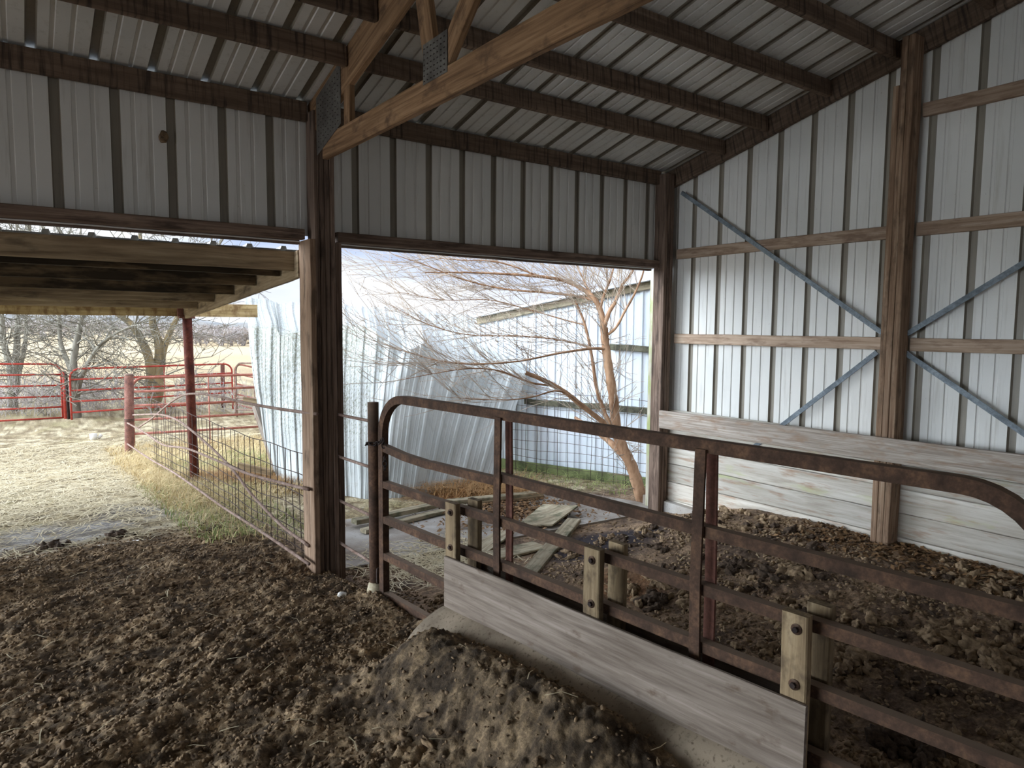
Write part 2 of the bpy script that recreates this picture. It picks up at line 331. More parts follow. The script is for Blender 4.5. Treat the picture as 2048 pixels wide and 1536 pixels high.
def detail(x, y):
    """lumps of trampled manure"""
    ins = 1-ss(6.0, 7.4, y+1.3*ss(1.7, 2.1, x)+.5*fbm(x*2, y*2, 3, 5)-.25)
    gx = gate_x(y); pen = ss(0, .1, x-gx)
    wx = x+.05*fbm(x*6, y*6, 2, 1); wy = y+.05*fbm(x*6+9, y*6, 2, 2)
    xs, ys = wx*.84+wy*.54, (-wx*.54+wy*.84)          # hoof-drag direction
    d = .075*(fbm(xs*1.6, ys*4.2, 3, 3)-.5)
    w1 = worley(xs*9, ys*18, 4); d = d+.030*(1-np.clip(w1, 0, 1))**1.2*ss(.30, .60, fbm(x*3, y*3, 2, 8))
    w2 = worley(xs*24, ys*42, 5); d = d+.020*(1-np.clip(w2*1.1, 0, 1))
    w3 = worley(x*46, y*50, 6); d = d+.010*(1-np.clip(w3*1.1, 0, 1))
    flat = 1-pen*np.clip(.45+.4*ss(3.0, 3.8, y), 0, 1)
    rough_out = .035*(fbm(x*2.5, y*2.5, 4, 12)-.5)+.014*(1-np.clip(worley(x*18, y*18, 14), 0, 1))
    return d*ins*flat+rough_out*(1-ins)
S = lambda r, g, b: np.array(srgb(r, g, b)[:3])
def ground_col(x, y):
    n1 = fbm(x*1.3, y*1.3, 4, 21); n2 = fbm(x*5, y*5, 4, 22); n3 = fbm(x*16, y*16, 3, 23)
    def mixc(a, b, t): return a*(1-t[:, None])+b*t[:, None]
    o = np.ones((len(x), 3))
    manure = mixc(o*S(84, 70, 55), o*S(164, 140, 110), np.clip(ss(.35, .68, n3*.7+n2*.3), 0, 1))
    hay = mixc(o*S(148, 134, 104), o*S(190, 178, 148), ss(.35, .65, n2))
    hay = mixc(hay, o*S(140, 132, 92), ss(.56, .72, n1)*.6)
    hay = mixc(hay, o*S(128, 112, 88), ss(.55, .7, n3)*.5)
    mud = mixc(o*S(112, 106, 100), o*S(150, 146, 142), ss(.4, .7, n2))
    t_out = ss(6.5, 7.2, y+1.2*ss(1.7, 2.1, x)+.9*(n1-.5)+.5*(n2-.5))
    hay = mixc(hay, o*S(104, 88, 64), ss(.52, .66, fbm(x*9, y*11, 3, 61))*.7)
    c = mixc(manure, hay, t_out)
    mudm = ss(.0, 1, 1-np.hypot((x-.2)/1.3, (y-7.3)/.75)+.9*(n2-.5))+ss(0, 1, 1-np.hypot((x-.9)/.7, (y-7.9)/.6)+.8*(n2-.5))
    mudm = np.clip(mudm, 0, 1)*ss(.35, .6, n3+n2*.4)
    c = mixc(c, mud, np.clip(mudm*1.1, 0, 1))
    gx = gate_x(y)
    mound_dark = np.exp(-((x-(gx-.45))/.38)**2)*(1-ss(2.9, 3.3, y))*(x < gx)
    c = c*(1-.5*np.clip(mound_dark, 0, 1))[:, None]  # darker tone along the mound beside the gate
    pen = ss(0, .15, x-gx)*(1-t_out)
    c = mixc(c, mixc(o*S(92, 76, 64), o*S(154, 130, 106), ss(.3, .7, n3*.4+n2*.6)), pen)
    black = ss(0, .5, 1-np.hypot((x-3.9)/.75, (y-4.15)/.55)+.5*(n2-.5))*pen
    c = mixc(c, o*S(52, 46, 50), np.clip(black, 0, 1))
    org = ss(0, .5, 1-np.hypot((x-3.4)/.35, (y-3.3)/.35)+.9*(n2-.5))*pen*.6
    c = mixc(c, o*S(140, 100, 66), np.clip(org, 0, 1))
    green = ss(0, .8, 1-np.hypot((x-2.2)/1.1, (y-9.8)/1.6)+.9*(n2-.5))
    c = mixc(c, o*S(164, 172, 104), np.clip(green*.75, 0, 1))
    rusty_ = ss(0, .6, 1-np.abs((y-(11.3-1.17*x)))/.9)*ss(1.9, 2.3, x)*(1-ss(4.4, 4.8, x))
    c = mixc(c, o*S(150, 104, 66), np.clip(rusty_*.8, 0, 1))
    far = ss(20, 45, y)
    c = mixc(c, mixc(o*S(178, 158, 126), o*S(196, 178, 146), ss(.3, .7, fbm(x*.05, y*.05, 4, 31))), far)
    rgh = 1-.75*np.clip(mudm, 0, 1)
    return np.concatenate([c, rgh[:, None]], 1)
def grid_ground(name, xs, ys, fine=True, label=None):
    X, Y = np.meshgrid(xs, ys); x = X.ravel(); y = Y.ravel(); z = zg(x, y)+(detail(x, y) if fine else 0)
    nx, ny = len(xs), len(ys); V = np.stack([x, y, z], 1)
    i = (np.arange(ny-1)[:, None]*nx+np.arange(nx-1)[None, :]).ravel(); F = np.stack([i, i+1, i+nx+1, i+nx], 1).astype(np.int32)
    me = bpy.data.meshes.new(name); me.vertices.add(len(V)); me.vertices.foreach_set('co', V.astype(np.float32).ravel())
    me.loops.add(F.size); me.loops.foreach_set('vertex_index', F.ravel()); me.polygons.add(len(F))
    me.polygons.foreach_set('loop_start', np.arange(0, F.size, 4, dtype=np.int32)); me.polygons.foreach_set('loop_total', np.full(len(F), 4, np.int32))
    me.update(calc_edges=True); me.materials.append(M['ground'])
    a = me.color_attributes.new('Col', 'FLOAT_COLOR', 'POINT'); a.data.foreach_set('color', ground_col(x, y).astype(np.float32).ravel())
    me.polygons.foreach_set('use_smooth', np.ones(len(F), bool))
    o = bpy.data.objects.new(name, me); COL.objects.link(o); return struct(o)
def graded(lo, hi, step, lo2, hi2, grow=1.16):
    a = list(np.arange(lo, hi+1e-6, step)); s = step
    while a[-1] < hi2: s *= grow; a.append(a[-1]+s)
    s = step; b = []
    p = lo
    while p > lo2: s *= grow; p -= s; b.append(p)
    return np.array(b[::-1]+a)

# ================================================================== STRUCTURE
WY, WX = 4.88, 5.42                                        # inner faces of the eave wall and gable wall steel
BACKY = -7.5
def roofz(y): return 3.41+.257*(WY-y)
xs_f = graded(-1.6, 5.5, .014, -9, 12); ys_f = np.concatenate([graded(.55, 6.6, .014, -7, 6.6)])
ys_f = ys_f[ys_f <= 6.61]
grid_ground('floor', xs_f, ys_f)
grid_ground('yard_ground', graded(-2, 5.5, .035, -500, 700, 1.22), graded(ys_f[-1], 15.5, .035, ys_f[-1], 900, 1.16))

def corrugated(name, O, A, Nn, s0, s1, zb, zt, pitch=.305, phase=0, rib=.020, dep=.02, minor=True, mats=('steel', 'rib_dirt_shade'), seg=1, off=0, sub=None):
    """ribbed sheet: O origin, A along, Nn away from the viewer's side; zb(s), zt(s) give lower and upper edges as points"""
    prof = []
    k = math.floor((s0-phase)/pitch)-1
    while phase+k*pitch < s1+pitch:
        c = phase+k*pitch
        pr = [(-rib-.008, 0, 0), (-rib, dep, 1), (rib, dep, 1), (rib+.008, 0, 0)]
        if minor: pr += [(pitch*.31-.014, 0, 0), (pitch*.31-.009, .008, 0), (pitch*.31+.009, .008, 0), (pitch*.31+.014, 0, 0), (pitch*.62-.014, 0, 0), (pitch*.62-.009, .008, 0), (pitch*.62+.009, .008, 0), (pitch*.62+.014, 0, 0)]
        prof += [(c+a, b, m) for a, b, m in pr]; k += 1
    prof = [q for q in prof if s0 <= q[0] <= s1]; prof = [(s0, 0, 0)]+prof+[(s1, 0, 0)]
    vs = []; fs = []; mi = []
    for s, d, m in prof:
        a, b = Vector(zb(s)), Vector(zt(s))
        for q in range(seg+1): vs.append(a.lerp(b, q/seg)+Nn*d)
    for i in range(len(prof)-1):
        for q in range(seg):
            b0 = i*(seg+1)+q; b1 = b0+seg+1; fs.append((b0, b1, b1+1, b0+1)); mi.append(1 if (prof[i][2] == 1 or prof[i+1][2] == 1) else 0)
    return mesh_obj(name, vs, fs, None, None, False, mats, mi)
# eave wall over the two openings
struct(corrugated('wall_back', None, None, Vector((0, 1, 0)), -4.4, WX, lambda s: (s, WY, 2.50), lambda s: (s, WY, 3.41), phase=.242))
# gable wall
struct(corrugated('wall_right', None, None, Vector((1, 0, 0)), -(WY), -BACKY, lambda s: (WX, -s, .92 if s < 2.4 else -.1), lambda s: (WX, -s, roofz(max(-s, -5-(-s)))), phase=-4.54))
# roof steel, with the ribs standing up
struct(corrugated('ceiling', None, None, Vector((0, 0, 1)), -4.4, WX+.02, lambda s: (s, WY+.10, roofz(WY+.10)), lambda s: (s, -2.5, roofz(-2.5)), phase=.14, mats=('steel', 'rib_dirt_shade'), seg=2))
struct(corrugated('ceiling_far', None, None, Vector((0, 0, 1)), -4.4, WX+.02, lambda s: (s, -2.5, roofz(-2.5)), lambda s: (s, BACKY, roofz(-2.5)-.257*(-2.5-BACKY)), phase=.14, mats=('steel', 'rib_dirt_shade')))  # unseen rear roof slope, added to cut light from behind
struct(corrugated('wall_front', None, None, Vector((0, -1, 0)), -4.4, WX, lambda s: (s, BACKY, 2.5), lambda s: (s, BACKY, roofz(-2.5)-.257*(-2.5-BACKY)), phase=.2))  # unseen wall behind the camera, added to cut light from there
struct(corrugated('wall_left_blocker', None, None, Vector((-1, 0, 0)), -WY, -BACKY, lambda s: (-4.4, -s, 2.6 if s < -1.6 else 0), lambda s: (-4.4, -s, roofz(max(-s, -5-(-s)))), phase=.1))  # unseen end wall, added with a low gap to shade gable top and mound

# header lumber and trim above the openings
def T(name, o): struct(o); return o
for i, (a, b) in enumerate(((-4.4, 1.66), (1.90, 5.22))):
    T('h', box('trim_%d' % (i*3+1), (a, 4.79, 2.465), (b, 4.87, 2.535), 'post'))
    T('h', box('trim_%d' % (i*3+2), (a, 4.90, 2.442), (b, 4.95, 2.53), 'post'))
    T('h', box('trim_%d' % (i*3+3), (a, 4.872, 2.455), (b, 4.899, 2.461), 'trimmetal'))

# eave purlin, roof purlins
eave = [(-4.4, 1.70, 'long eave board over the wide left opening, under the roof edge', 'left'), (1.86, 5.24, 'eave board with thin pale drips over the opening with the tree', 'right')]
for a, b, lab, _ in eave:
    tag(box('eave_board', (a, 4.815, 3.275), (b, 4.86, 3.405), 'beam'), lab, 'beam')
PY_ = [4.17, 3.73, 3.17, 2.65, 2.06, 1.47, .88]
ordn = ['lowest', 'second', 'third', 'fourth', 'fifth', 'sixth', 'seventh']
for i, y in enumerate(PY_):
    for side, (a, b) in enumerate(((-4.4, 1.715), (1.775, 5.34))):
        if side == 0 and i > 4: continue
        zt = roofz(y); sl = math.atan(.257)
        o = beam('roof_purlin', (a, y, zt-.075), (b, y, zt-.075), .042, .128, 'beam', tilt=-sl*.3)
        tag(o, ('%s dark stained roof purlin above the eave board, '+('left of the truss' if side == 0 else 'between the truss and the gable wall')) % ordn[i], 'beam', 'purlins under the roof sheets')
# truss over the post
tr = thing('roof_truss', 'golden brown timber roof truss running overhead from the post between the openings', 'truss', (1.74, 4.6, 3.0))
TX = 1.745
beam('bottom_chord', (TX, 4.60, 3.055), (TX, -2.4, 2.985), .040, .145, 'truss', tr)
beam('top_chord', (TX, 4.86, roofz(4.86)-.13), (TX, -2.4, roofz(-2.4)-.13), .040, .235, 'truss', tr)
beam('web', (TX, 4.19, 3.12), (TX, 4.19, 3.46), .038, .09, 'truss', tr, up=Vector((0, 1, 0)))
beam('web', (TX, 3.11, 3.12), (TX, 3.28, 3.74), .038, .12, 'truss', tr, up=Vector((0, 1, 0)))
beam('web', (TX, 3.02, 3.14), (TX, 2.30, 3.78), .038, .12, 'truss', tr, up=Vector((0, 1, 0)))
def plate(name, pts, parent, mat='plate', x=None, th=.002):
    x = TX-.0215 if x is None else x; n = len(pts)
    vs = [(x, y, z) for y, z in pts]+[(x-th, y, z) for y, z in pts]
    fs = [tuple(range(n)), tuple(range(2*n-1, n-1, -1))]+[(i, (i+1) % n, (i+1) % n+n, i+n) for i in range(n)]
    o = mesh_obj(name, vs, fs, mat, parent); return o
pl = plate('gusset_plate', [(3.19, 3.08), (2.95, 3.08), (2.95, 3.275), (3.19, 3.275)], tr); pl['label'] = 'punched grey metal plate'
tb = Tubes()
for a in range(7):
    for b in range(7): tb.rect([(TX-.0235, 3.175-a*.033, 3.095+b*.026), (TX-.0262, 3.175-a*.033, 3.095+b*.026)], .010, .004)
tb.build('tooth', 'chain', pl, False)['kind'] = 'stuff'
pl = plate('heel_plate', [(4.70, 3.02), (4.27, 3.14), (4.27, 3.52), (4.70, 3.40)], tr)
pl['label'] = 'dark heel plate'
tb = Tubes()
for a in range(9):
    for b in range(9): tb.rect([(TX-.0235, 4.66-a*.043, 3.07+a*.012+b*.036), (TX-.0262, 4.66-a*.043, 3.07+a*.012+b*.036)], .010, .004)
tb.build('tooth', 'chain', pl, False)['kind'] = 'stuff'
# gable rafter
tag(beam('gable_rafter', (5.385, 4.86, roofz(4.86)-.09), (5.385, -2.4, roofz(-2.4)-.09), .045, .17, 'beam'), 'sloping brown rafter along the top of the gable wall', 'rafter')

# ------------------------------------------------------------------ laminated posts
def lam_post(label, x0, x1, y0, y1, z0, z1, n, axis, mat='post', zt=None):
    t = thing('laminated_post', label, 'post', ((x0+x1)/2, (y0+y1)/2, z0))
    for i in range(n):
        g = .0012
        if axis == 'x':
            a = x0+(x1-x0)*i/n; b = x0+(x1-x0)*(i+1)/n; box('ply', (a+g, y0, z0), (b-g, y1, (zt[i] if zt else z1)), mat, t, 'z')
        else:
            a = y0+(y1-y0)*i/n; b = y0+(y1-y0)*(i+1)/n; box('ply', (x0, a+g, z0), (x1, b-g, (zt[i] if zt else z1)), mat, t, 'z')
    return t
p1 = lam_post('thick laminated wooden post between the two openings, standing in the manure', 1.705, 1.855, 4.725, 4.87, -.05, 3.33, 4, 'x')
o = box('side_board', (1.662, 4.70, -.05), (1.703, 4.93, 2.462), 'jamb', p1, 'z'); o['label'] = 'paler side board under the header'
box('side_board', (1.885, 4.80, -.05), (1.93, 4.92, 2.462), 'post', p1, 'z')
box('filler_board', (1.857, 4.85, -.05), (1.886, 4.875, 2.46), 'post', p1, 'z')
p2 = lam_post('dark corner post where the eave wall meets the gable wall', 5.215, 5.335, 4.73, 4.87, -.03, 3.37, 3, 'x')
box('side_board', (5.34, 4.76, .05), (5.375, 4.85, 3.3), 'post', p2, 'z')
p3 = lam_post('tall gable wall post with cracked plies, rising past the rafter', 5.235, 5.375, 2.47, 2.61, .08, 3.7, 3, 'y', 'jamb', [3.95, 3.95, 3.62])
p4 = lam_post('partial', 5.235, 5.375, .02, .16, .08, 3.9, 3, 'y', 'jamb'); p4['label'] = 'gable wall post nearest the viewer, outside the right edge'
for c in list(p4.children): bpy.data.objects.remove(c)
bpy.data.objects.remove(p4)
tp = tag(box('jamb_board', (5.285, 4.925, -.02), (5.395, 4.975, 2.452), 'jambwhite', None, 'z'), 'bleached white jamb board with a green mossy foot beside the leaning tree', 'jamb')

# girts
GI = [(2.602, 'girt at door-header height'), (1.765, 'girt at eye level'), (3.445, 'short high girt near the rafter')]
for z, nm in GI[:2]:
    for k, (a, b) in enumerate(((2.62, 4.72), (-2.4, 2.46))):
        tag(box('wall_girt', (5.375, a, z-.048), (5.418, b, z+.048), 'girt', None, 'y'),
            'tan %s on the gable wall, %s the cracked post' % (nm, 'left of' if k == 0 else 'right of'), 'girt', 'horizontal girts on the gable wall')
tag(box('wall_girt', (5.375, -2.4, 3.40), (5.418, 2.46, 3.495), 'girt', None, 'y'), 'topmost tan girt on the gable wall, right of the cracked post', 'girt', 'horizontal girts on the gable wall')
# plank lining + timber rail
pt = thing('plank_lining', 'pale muddy plank lining low on the gable wall, left of the cracked post', 'wall lining', (5.39, 3.6, 0))
pt2 = thing('plank_lining', 'pale muddy plank lining low on the gable wall, right of the cracked post', 'wall lining', (5.39, 1, 0))
for k in range(6):
    z0 = -.06+k*.185
    box('plank', (5.372, 2.60, z0), (5.41, 4.86, z0+.180), 'plank', pt, 'y', ch=.005)
    box('plank', (5.372, -2.4, z0), (5.41, 2.48, z0+.180), 'plank', pt2, 'y', ch=.005)
tag(beam('timber_rail', (5.185, 4.70, .965), (5.185, -2.4, 1.045), .042, .175, 'timber'), 'long weathered grey timber rail bolted across the gable posts', 'rail')
tag(mesh_obj('concrete_curb', [(5.30, 5.02, -.1), (5.30, 4.15, -.1), (5.30, 4.15, .10), (5.30, 5.02, .12), (5.52, 5.02, -.1), (5.52, 4.15, -.1), (5.52, 4.15, .10), (5.52, 5.02, .12)],
    [(0, 3, 2, 1), (4, 5, 6, 7), (3, 7, 6, 2), (0, 4, 7, 3), (1, 2, 6, 5), (0, 1, 5, 4)], 'concrete'), 'pale concrete curb at the foot of the corner post', 'curb')
# diagonal steel straps
for a, b, lab in (((5.36, 4.66, 3.19), (5.36, 2.66, 1.85), 'long grey steel strap falling from the corner post to the cracked post'),
    ((5.362, 2.69, 1.70), (5.362, 3.78, .78), 'grey steel strap falling left from the cracked post to the timber rail'),
    ((5.36, 2.48, 1.84), (5.36, .10, 3.43), 'grey steel strap rising right from the cracked post'),
    ((5.362, 2.48, 1.70), (5.362, .10, .16), 'grey steel strap falling right from the cracked post')):
    tag(beam('steel_strap', a, b, .008, .038, 'galv', up=Vector((1, 0, 0)).cross(Vector(b)-Vector(a)).normalized(), ch=.001, jit=.0005), lab, 'brace', 'diagonal straps on the gable wall')
# wasp nest
bm = bmesh.new(); bmesh.ops.create_icosphere(bm, subdivisions=2, radius=.035)
for v in bm.verts: v.co = Vector((v.co.x*.8, v.co.y*.6, v.co.z*1.1))*random.uniform(.8, 1.15)
me = bpy.data.meshes.new('mud_nest'); bm.to_mesh(me); bm.free(); me.materials.append(M['clod']); o = bpy.data.objects.new('mud_nest', me); COL.objects.link(o)
o.location = PY(327, 274, 4.87); tag(o, 'small mud nest stuck on the rib above the left opening', 'nest')

# ================================================================== GATE with feed board
gdir = Vector((GN[1], -GN[0], 0)); gnrm = Vector((GN[0], GN[1], 0))      # gdir runs toward the viewer's right
G0 = Vector((1.885, 4.04, 0))
def gp(s, z, o=0): return G0+gdir*s+gnrm*o+Vector((0, 0, z))
gate = thing('tube_gate', 'long rusty brown tube gate chained to the round steel post', 'gate', tuple(gp(0, .1)))
GL = 3.44; ZR = [1.425, 1.09, .865, .635, .395, .135]; R0 = .24
arc = lambda cs, cz, sg, a0, a1, n=9: [gp(cs+sg*R0*math.sin(a), cz+R0*math.cos(a)) for a in [a0+(a1-a0)*i/n for i in range(n+1)]]
pts = [gp(0, ZR[5]-.03), gp(0, .6), gp(0, 1.0)]+arc(R0, ZR[0]-R0, -1, math.pi/2, 0)+[gp(GL*.3, ZR[0]), gp(GL*.6, ZR[0]), gp(GL-R0-.01, ZR[0])]+arc(GL-R0, ZR[0]-R0, 1, 0, math.pi/2)+[gp(GL, 1.0), gp(GL, .6), gp(GL, ZR[5]-.03)]
def recttube(pts, w, b):
    t = Tubes(); P = [Vector(p) for p in pts]; n = len(P)
    for i, p in enumerate(P):
        tt = (P[min(n-1, i+1)]-P[max(0, i-1)]).normalized(); a = gnrm; c = tt.cross(a).normalized()
        for x, y in ((1, -1), (1, 1), (-1, 1), (-1, -1)): t.v.append(p+a*(x*w/2)+c*(y*b/2))
    for i in range(n-1):
        for k in range(4): k2 = (k+1) % 4; t.f.append((i*4+k, i*4+k2, (i+1)*4+k2, (i+1)*4+k))
    t.f.append((3, 2, 1, 0)); t.f.append(tuple((n-1)*4+k for k in range(4))); return t
recttube(pts, .046, .050).build('frame', 'rust', gate, False)
sags = {1: .02, 2: .0, 3: 0, 4: 0, 5: 0}
for i in range(1, 6):
    if i == 1: P = [gp(0.02, 1.10), gp(.25, 1.075), gp(.5, 1.065), gp(.52, 1.068), gp(.8, 1.07), gp(1.12, 1.075), gp(1.13, 1.10), gp(1.6, 1.098), gp(2.4, 1.092), gp(GL-.02, 1.09)]
    else: P = [gp(.02, ZR[i]), gp(.6, ZR[i]-.006), gp(1.2, ZR[i]+.003), gp(2.2, ZR[i]-.004), gp(GL-.02, ZR[i])]
    recttube(P, .042, .044).build('rail', 'rust', gate, False)
for s in (1.155, 2.34):
    recttube([gp(s, ZR[0]-.01, -.031), gp(s-.005, .9, -.034), gp(s+.008, .09, -.032)], .012, .046).build('upright', 'rust', gate, False)
    o = recttube([gp(s+.012, ZR[0]-.02, .031), gp(s+.02, .9, .034), gp(s+.022, .09, .032)], .012, .046).build('upright', 'rustred', gate, False); o['label'] = 'redder rear upright strip'
# feeder: blocks + boards
for k, (s, lab) in enumerate(((.83, 'yellowed wooden clamp posts bolted round the gate, nearest the round steel post'), (1.85, 'yellowed wooden clamp posts bolted round the gate, middle of the three'), (2.765, 'yellowed wooden clamp posts bolted round the gate, nearest the viewer'))):
    t = thing('clamp_post', lab, 'post', tuple(gp(s, 0)), 'bolted clamp posts along the gate')
    tl = math.radians(-1.0 if k < 2 else 1)
    zb = -.02
    beam('front_post', gp(s, zb, -.071), gp(s-.005, .915, -.070), .040, .092, 'block', t, up=gdir, ch=.005)
    beam('rear_post', gp(s+.01, zb, .071), gp(s+.015, .915, .070), .038, .088, 'block', t, up=gdir, ch=.005)
    for z in (.865, .635+.035):
        b = Tubes().tube([gp(s+.003, z, -.0905), gp(s+.003, z, -.095)], .019, 14).build('washer', 'rust', t)
        Tubes().tube([gp(s+.003, z, -.095), gp(s+.003, z, -.106)], .010, 6).build('bolt_head', 'chain', b, False)
bt = tag(beam('feed_board', gp(.80, .475, -.103), gp(2.82, .475, -.103), .018, .285, 'ply', ch=.003), 'wide muddy grey plywood feed board on the near side of the gate', 'board')
tag(beam('feed_board', gp(.78, .47, .100), gp(2.80, .47, .100), .018, .24, 'ply', ch=.003), 'dark shaded board behind the gate rails, facing the plywood board', 'board')
# muddy apron below the feed board
vs = []; fs = []; n = 40
for i in range(n+1):
    t = i/n; s = .80+t*2.4; e = max(0, 1-(s-.80)/.10)
    sp = 0
    for j, (off, z) in enumerate(((-.09, .345), (-.118, .335), (-.16, .305), (-.21, .265), (-.27, .21), (-.33, .14), (-.40, .0))):
        ss_ = s-(.10*j/6*max(0, 1-t*8)); vs.append(gp(ss_, z+.008*math.sin(s*5+j), off))
for i in range(n):
    for j in range(6): fs.append((i*7+j, i*7+j+1, (i+1)*7+j+1, (i+1)*7+j))
base = len(vs); vs += [gp(.80, .345, -.09), gp(.80, 0, -.09)]
fs.append(tuple([0, base+1]+list(range(6, 0, -1))))
vs += [gp(3.2, 0, -.09)]; fs.append(tuple([n*7+j for j in range(7)]+[base+2]))
tag(mesh_obj('feed_bunk_apron', vs, fs, 'apron', None, True), 'sloping mud-caked apron under the plywood feed board', 'bunk')
# round steel post with foam collar
sp = thing('steel_post', 'round dark steel gate post with a cracked white foot', 'post', (1.862, 4.135, .05))
tube('shaft', [(1.862, 4.135, .0), (1.862, 4.135, .7), (1.860, 4.135, 1.382)], .0355, 'rust', sp, 20)
tb = Tubes(); tb.tube([(1.862, 4.135, .02), (1.862, 4.135, .07), (1.862, 4.135, .13), (1.863, 4.135, .185)], [.058, .060, .055, .043], 14)
for i, v in enumerate(tb.v): tb.v[i] = v+Vector((random.uniform(-.006, .006), random.uniform(-.006, .006), random.uniform(-.012, .012)))
o = tb.build('collar', 'post_foam', sp); o['label'] = 'broken dirty white collar at the foot'
# hook, chain
ch = thing('gate_chain', 'blackened chain looped round the round steel post and gate', 'chain', (1.86, 4.1, 1.10))
def torus_link(c, ax, up, L_=.024, W_=.013, r=.0032):
    P = [];
    for i in range(13):
        a = 2*math.pi*i/12; P.append(Vector(c)+Vector(ax)*(math.cos(a)*L_)+Vector(up)*(math.sin(a)*W_))
    return P, r
def chain(pts, alt=0):
    for i in range(len(pts)-1):
        a, b = Vector(pts[i]), Vector(pts[i+1]); ax = (b-a).normalized(); u = ax.orthogonal().normalized()
        if i % 2: u = ax.cross(u)
        P, r = torus_link((a+b)/2, ax, u, (b-a).length*.62, .013); tube('link', P, .0042, 'chain', ch, 6)
ring = [(1.862+.047*math.cos(a), 4.135+.047*math.sin(a), 1.115+.006*math.sin(2*a)) for a in [i*2*math.pi/10 for i in range(11)]]
chain(ring)
chain([(1.845, 4.09, 1.112), (1.85, 4.065, 1.125), (1.852, 4.035, 1.135), (1.856, 4.005, 1.145), (1.86, 3.99, 1.165)])
chain([(1.862, 3.995, 1.165), (1.864, 3.992, 1.135), (1.866, 3.990, 1.105)]); chain([(1.868, 3.985, 1.05), (1.868, 3.985, 1.02), (1.868, 3.985, .99), (1.868, 3.985, .965)])
hk = Tubes().tube([(1.866, 4.085, .30), (1.852, 4.078, .30), (1.850, 4.078, .27), (1.850, 4.078, .21), (1.858, 4.082, .195)], .004, 6).build('wire_tie', 'wire', sp)
# four rods between wood post and steel post
for i, z in enumerate((1.243, .937, .613, .298)):
    o = tube('fence_rod', spline([(1.872, 4.90, z-.012), (1.868, 4.6, z-.004), (1.862, 4.17, z+.012)], 4), .0105, 'pipe')
    tag(o, '%s thin steel rod between the wooden post and the round post' % ['topmost', 'second from top', 'third from top', 'bottom'][i], 'rod', 'rods closing the gap beside the gate')

# ================================================================== LEAN-TO outside the left opening
def lz(y): return 2.408-.068*(y-5.1)
lt = struct(corrugated('leanto_roof', None, None, Vector((0, 0, 1)), -6, 1.71, lambda s: (s, 5.02, lz(5.02)), lambda s: (s, 9.35, lz(9.35)), pitch=.235, phase=.175, minor=False, rib=.016, dep=.022, mats=('bldg', 'bldg')))
for i, y in enumerate((5.06, 5.36, 6.02, 6.75, 7.52, 8.32)):
    e = 1.655 if i else 1.68
    tag(box('leanto_purlin', (-6, y-.02, lz(y)-.145), (e, y+.02, lz(y)-.006), ('lean', 'leandark', 'leandark', 'leandark', 'lean', 'lean')[i], jit=.003),
        ['nearest lean-to purlin, just outside the left opening', 'second lean-to purlin from the opening', 'third lean-to purlin from the opening, blackened in the middle', 'fourth lean-to purlin from the opening', 'fifth lean-to purlin from the opening', 'sixth lean-to purlin, next to the outer beam'][i], 'beam', 'purlins of the lean-to')
tag(beam('leanto_rafter', (1.685, 4.96, lz(4.96)-.105), (1.685, 9.2, lz(9.2)-.105), .04, .19, 'lean'), 'stained lean-to rafter running from the laminated post out to the maroon pole', 'rafter')
tag(box('leanto_beam', (-6, 9.19, 1.965), (2.55, 9.24, 2.125), 'fascia'), 'yellow-brown stained outer beam of the lean-to', 'beam')
pole = thing('lean_to_pole', 'tall maroon rusted pipe pole holding up the lean-to', 'pole', (1.70, 9.12, -.2))
tube('pipe', [(1.735, 9.12, -.30), (1.715, 9.12, .8), (1.70, 9.12, 1.98)], .053, 'rustpole', pole, 20)
box('bracket', (1.61, 9.06, 1.94), (1.78, 9.18, 1.965), 'rustred', pole); box('bracket', (1.60, 9.12, 1.965), (1.66, 9.18, 2.10), 'rustred', pole)

# ================================================================== far ground position from a pixel
def GP(u, v):
    p = PZ(u, v, 0)
    for _ in range(12): p = PZ(u, v, zgf(p.x, p.y))
    return p

# ================================================================== COLLAPSED ROOF SHEETS
fold = [(497, 656, 9.2), (554, 658, 9.0), (562, 674, 8.85), (598, 664, 8.75), (625, 650, 8.65), (682, 651, 8.5), (740, 655, 8.35), (780, 690, 8.1), (800, 709, 8.0), (822, 700, 8.05), (848, 688, 8.15), (875, 716, 8.15), (915, 728, 8.3), (960, 742, 8.5), (1053, 747, 8.8)]
bott = [(520, 840, 8.7), (556, 962, 8.35), (572, 972, 8.25), (600, 974, 8.1), (630, 980, 7.95), (684, 990, 7.65), (730, 998, 7.5), (752, 1002, 7.5), (765, 1003, 7.5), (780, 1004, 7.5), (800, 1004, 7.55), (822, 1005, 7.6), (850, 1006, 7.7), (884, 1007, 7.8), (970, 1003, 8.05)]
topp = [(488, 597, 10.6), (540, 600, 10.7), (556, 607, 10.6), (592, 606, 10.7), (625, 610, 10.6), (682, 611, 10.7), (735, 614, 10.8), (770, 616, 10.8), (795, 618, 10.8), (815, 620, 10.9), (840, 622, 10.9), (868, 625, 10.9), (905, 629, 10.9), (940, 633, 10.8), (985, 655, 10.2)]
def to3(Ls): return [PD(*q) for q in Ls]
F3, B3, T3 = to3(fold), to3(bott), to3(topp)
cum = [0]
for i in range(1, len(F3)): cum.append(cum[-1]+max((F3[i]-F3[i-1]).length, .12))
def lerpP(Pn, s):
    for i in range(len(cum)-1):
        if s <= cum[i+1]+1e-9:
            t = (s-cum[i])/(cum[i+1]-cum[i]); return Pn[i].lerp(Pn[i+1], t)
    return Pn[-1]
ncol = 420; prof_rows = [('T', i/12) for i in range(12)]+[('B', i/26) for i in range(27)]
vs = []; moss = []
def ribd(s):
    q = (s/.262) % 1; a = abs(q-.5)*.262
    m = max(0, min(1, (.034-a)/.014))*.022
    b = (s/.0655) % 1; return m+(.004 if abs(b-.5) < .13 and a > .05 else 0)
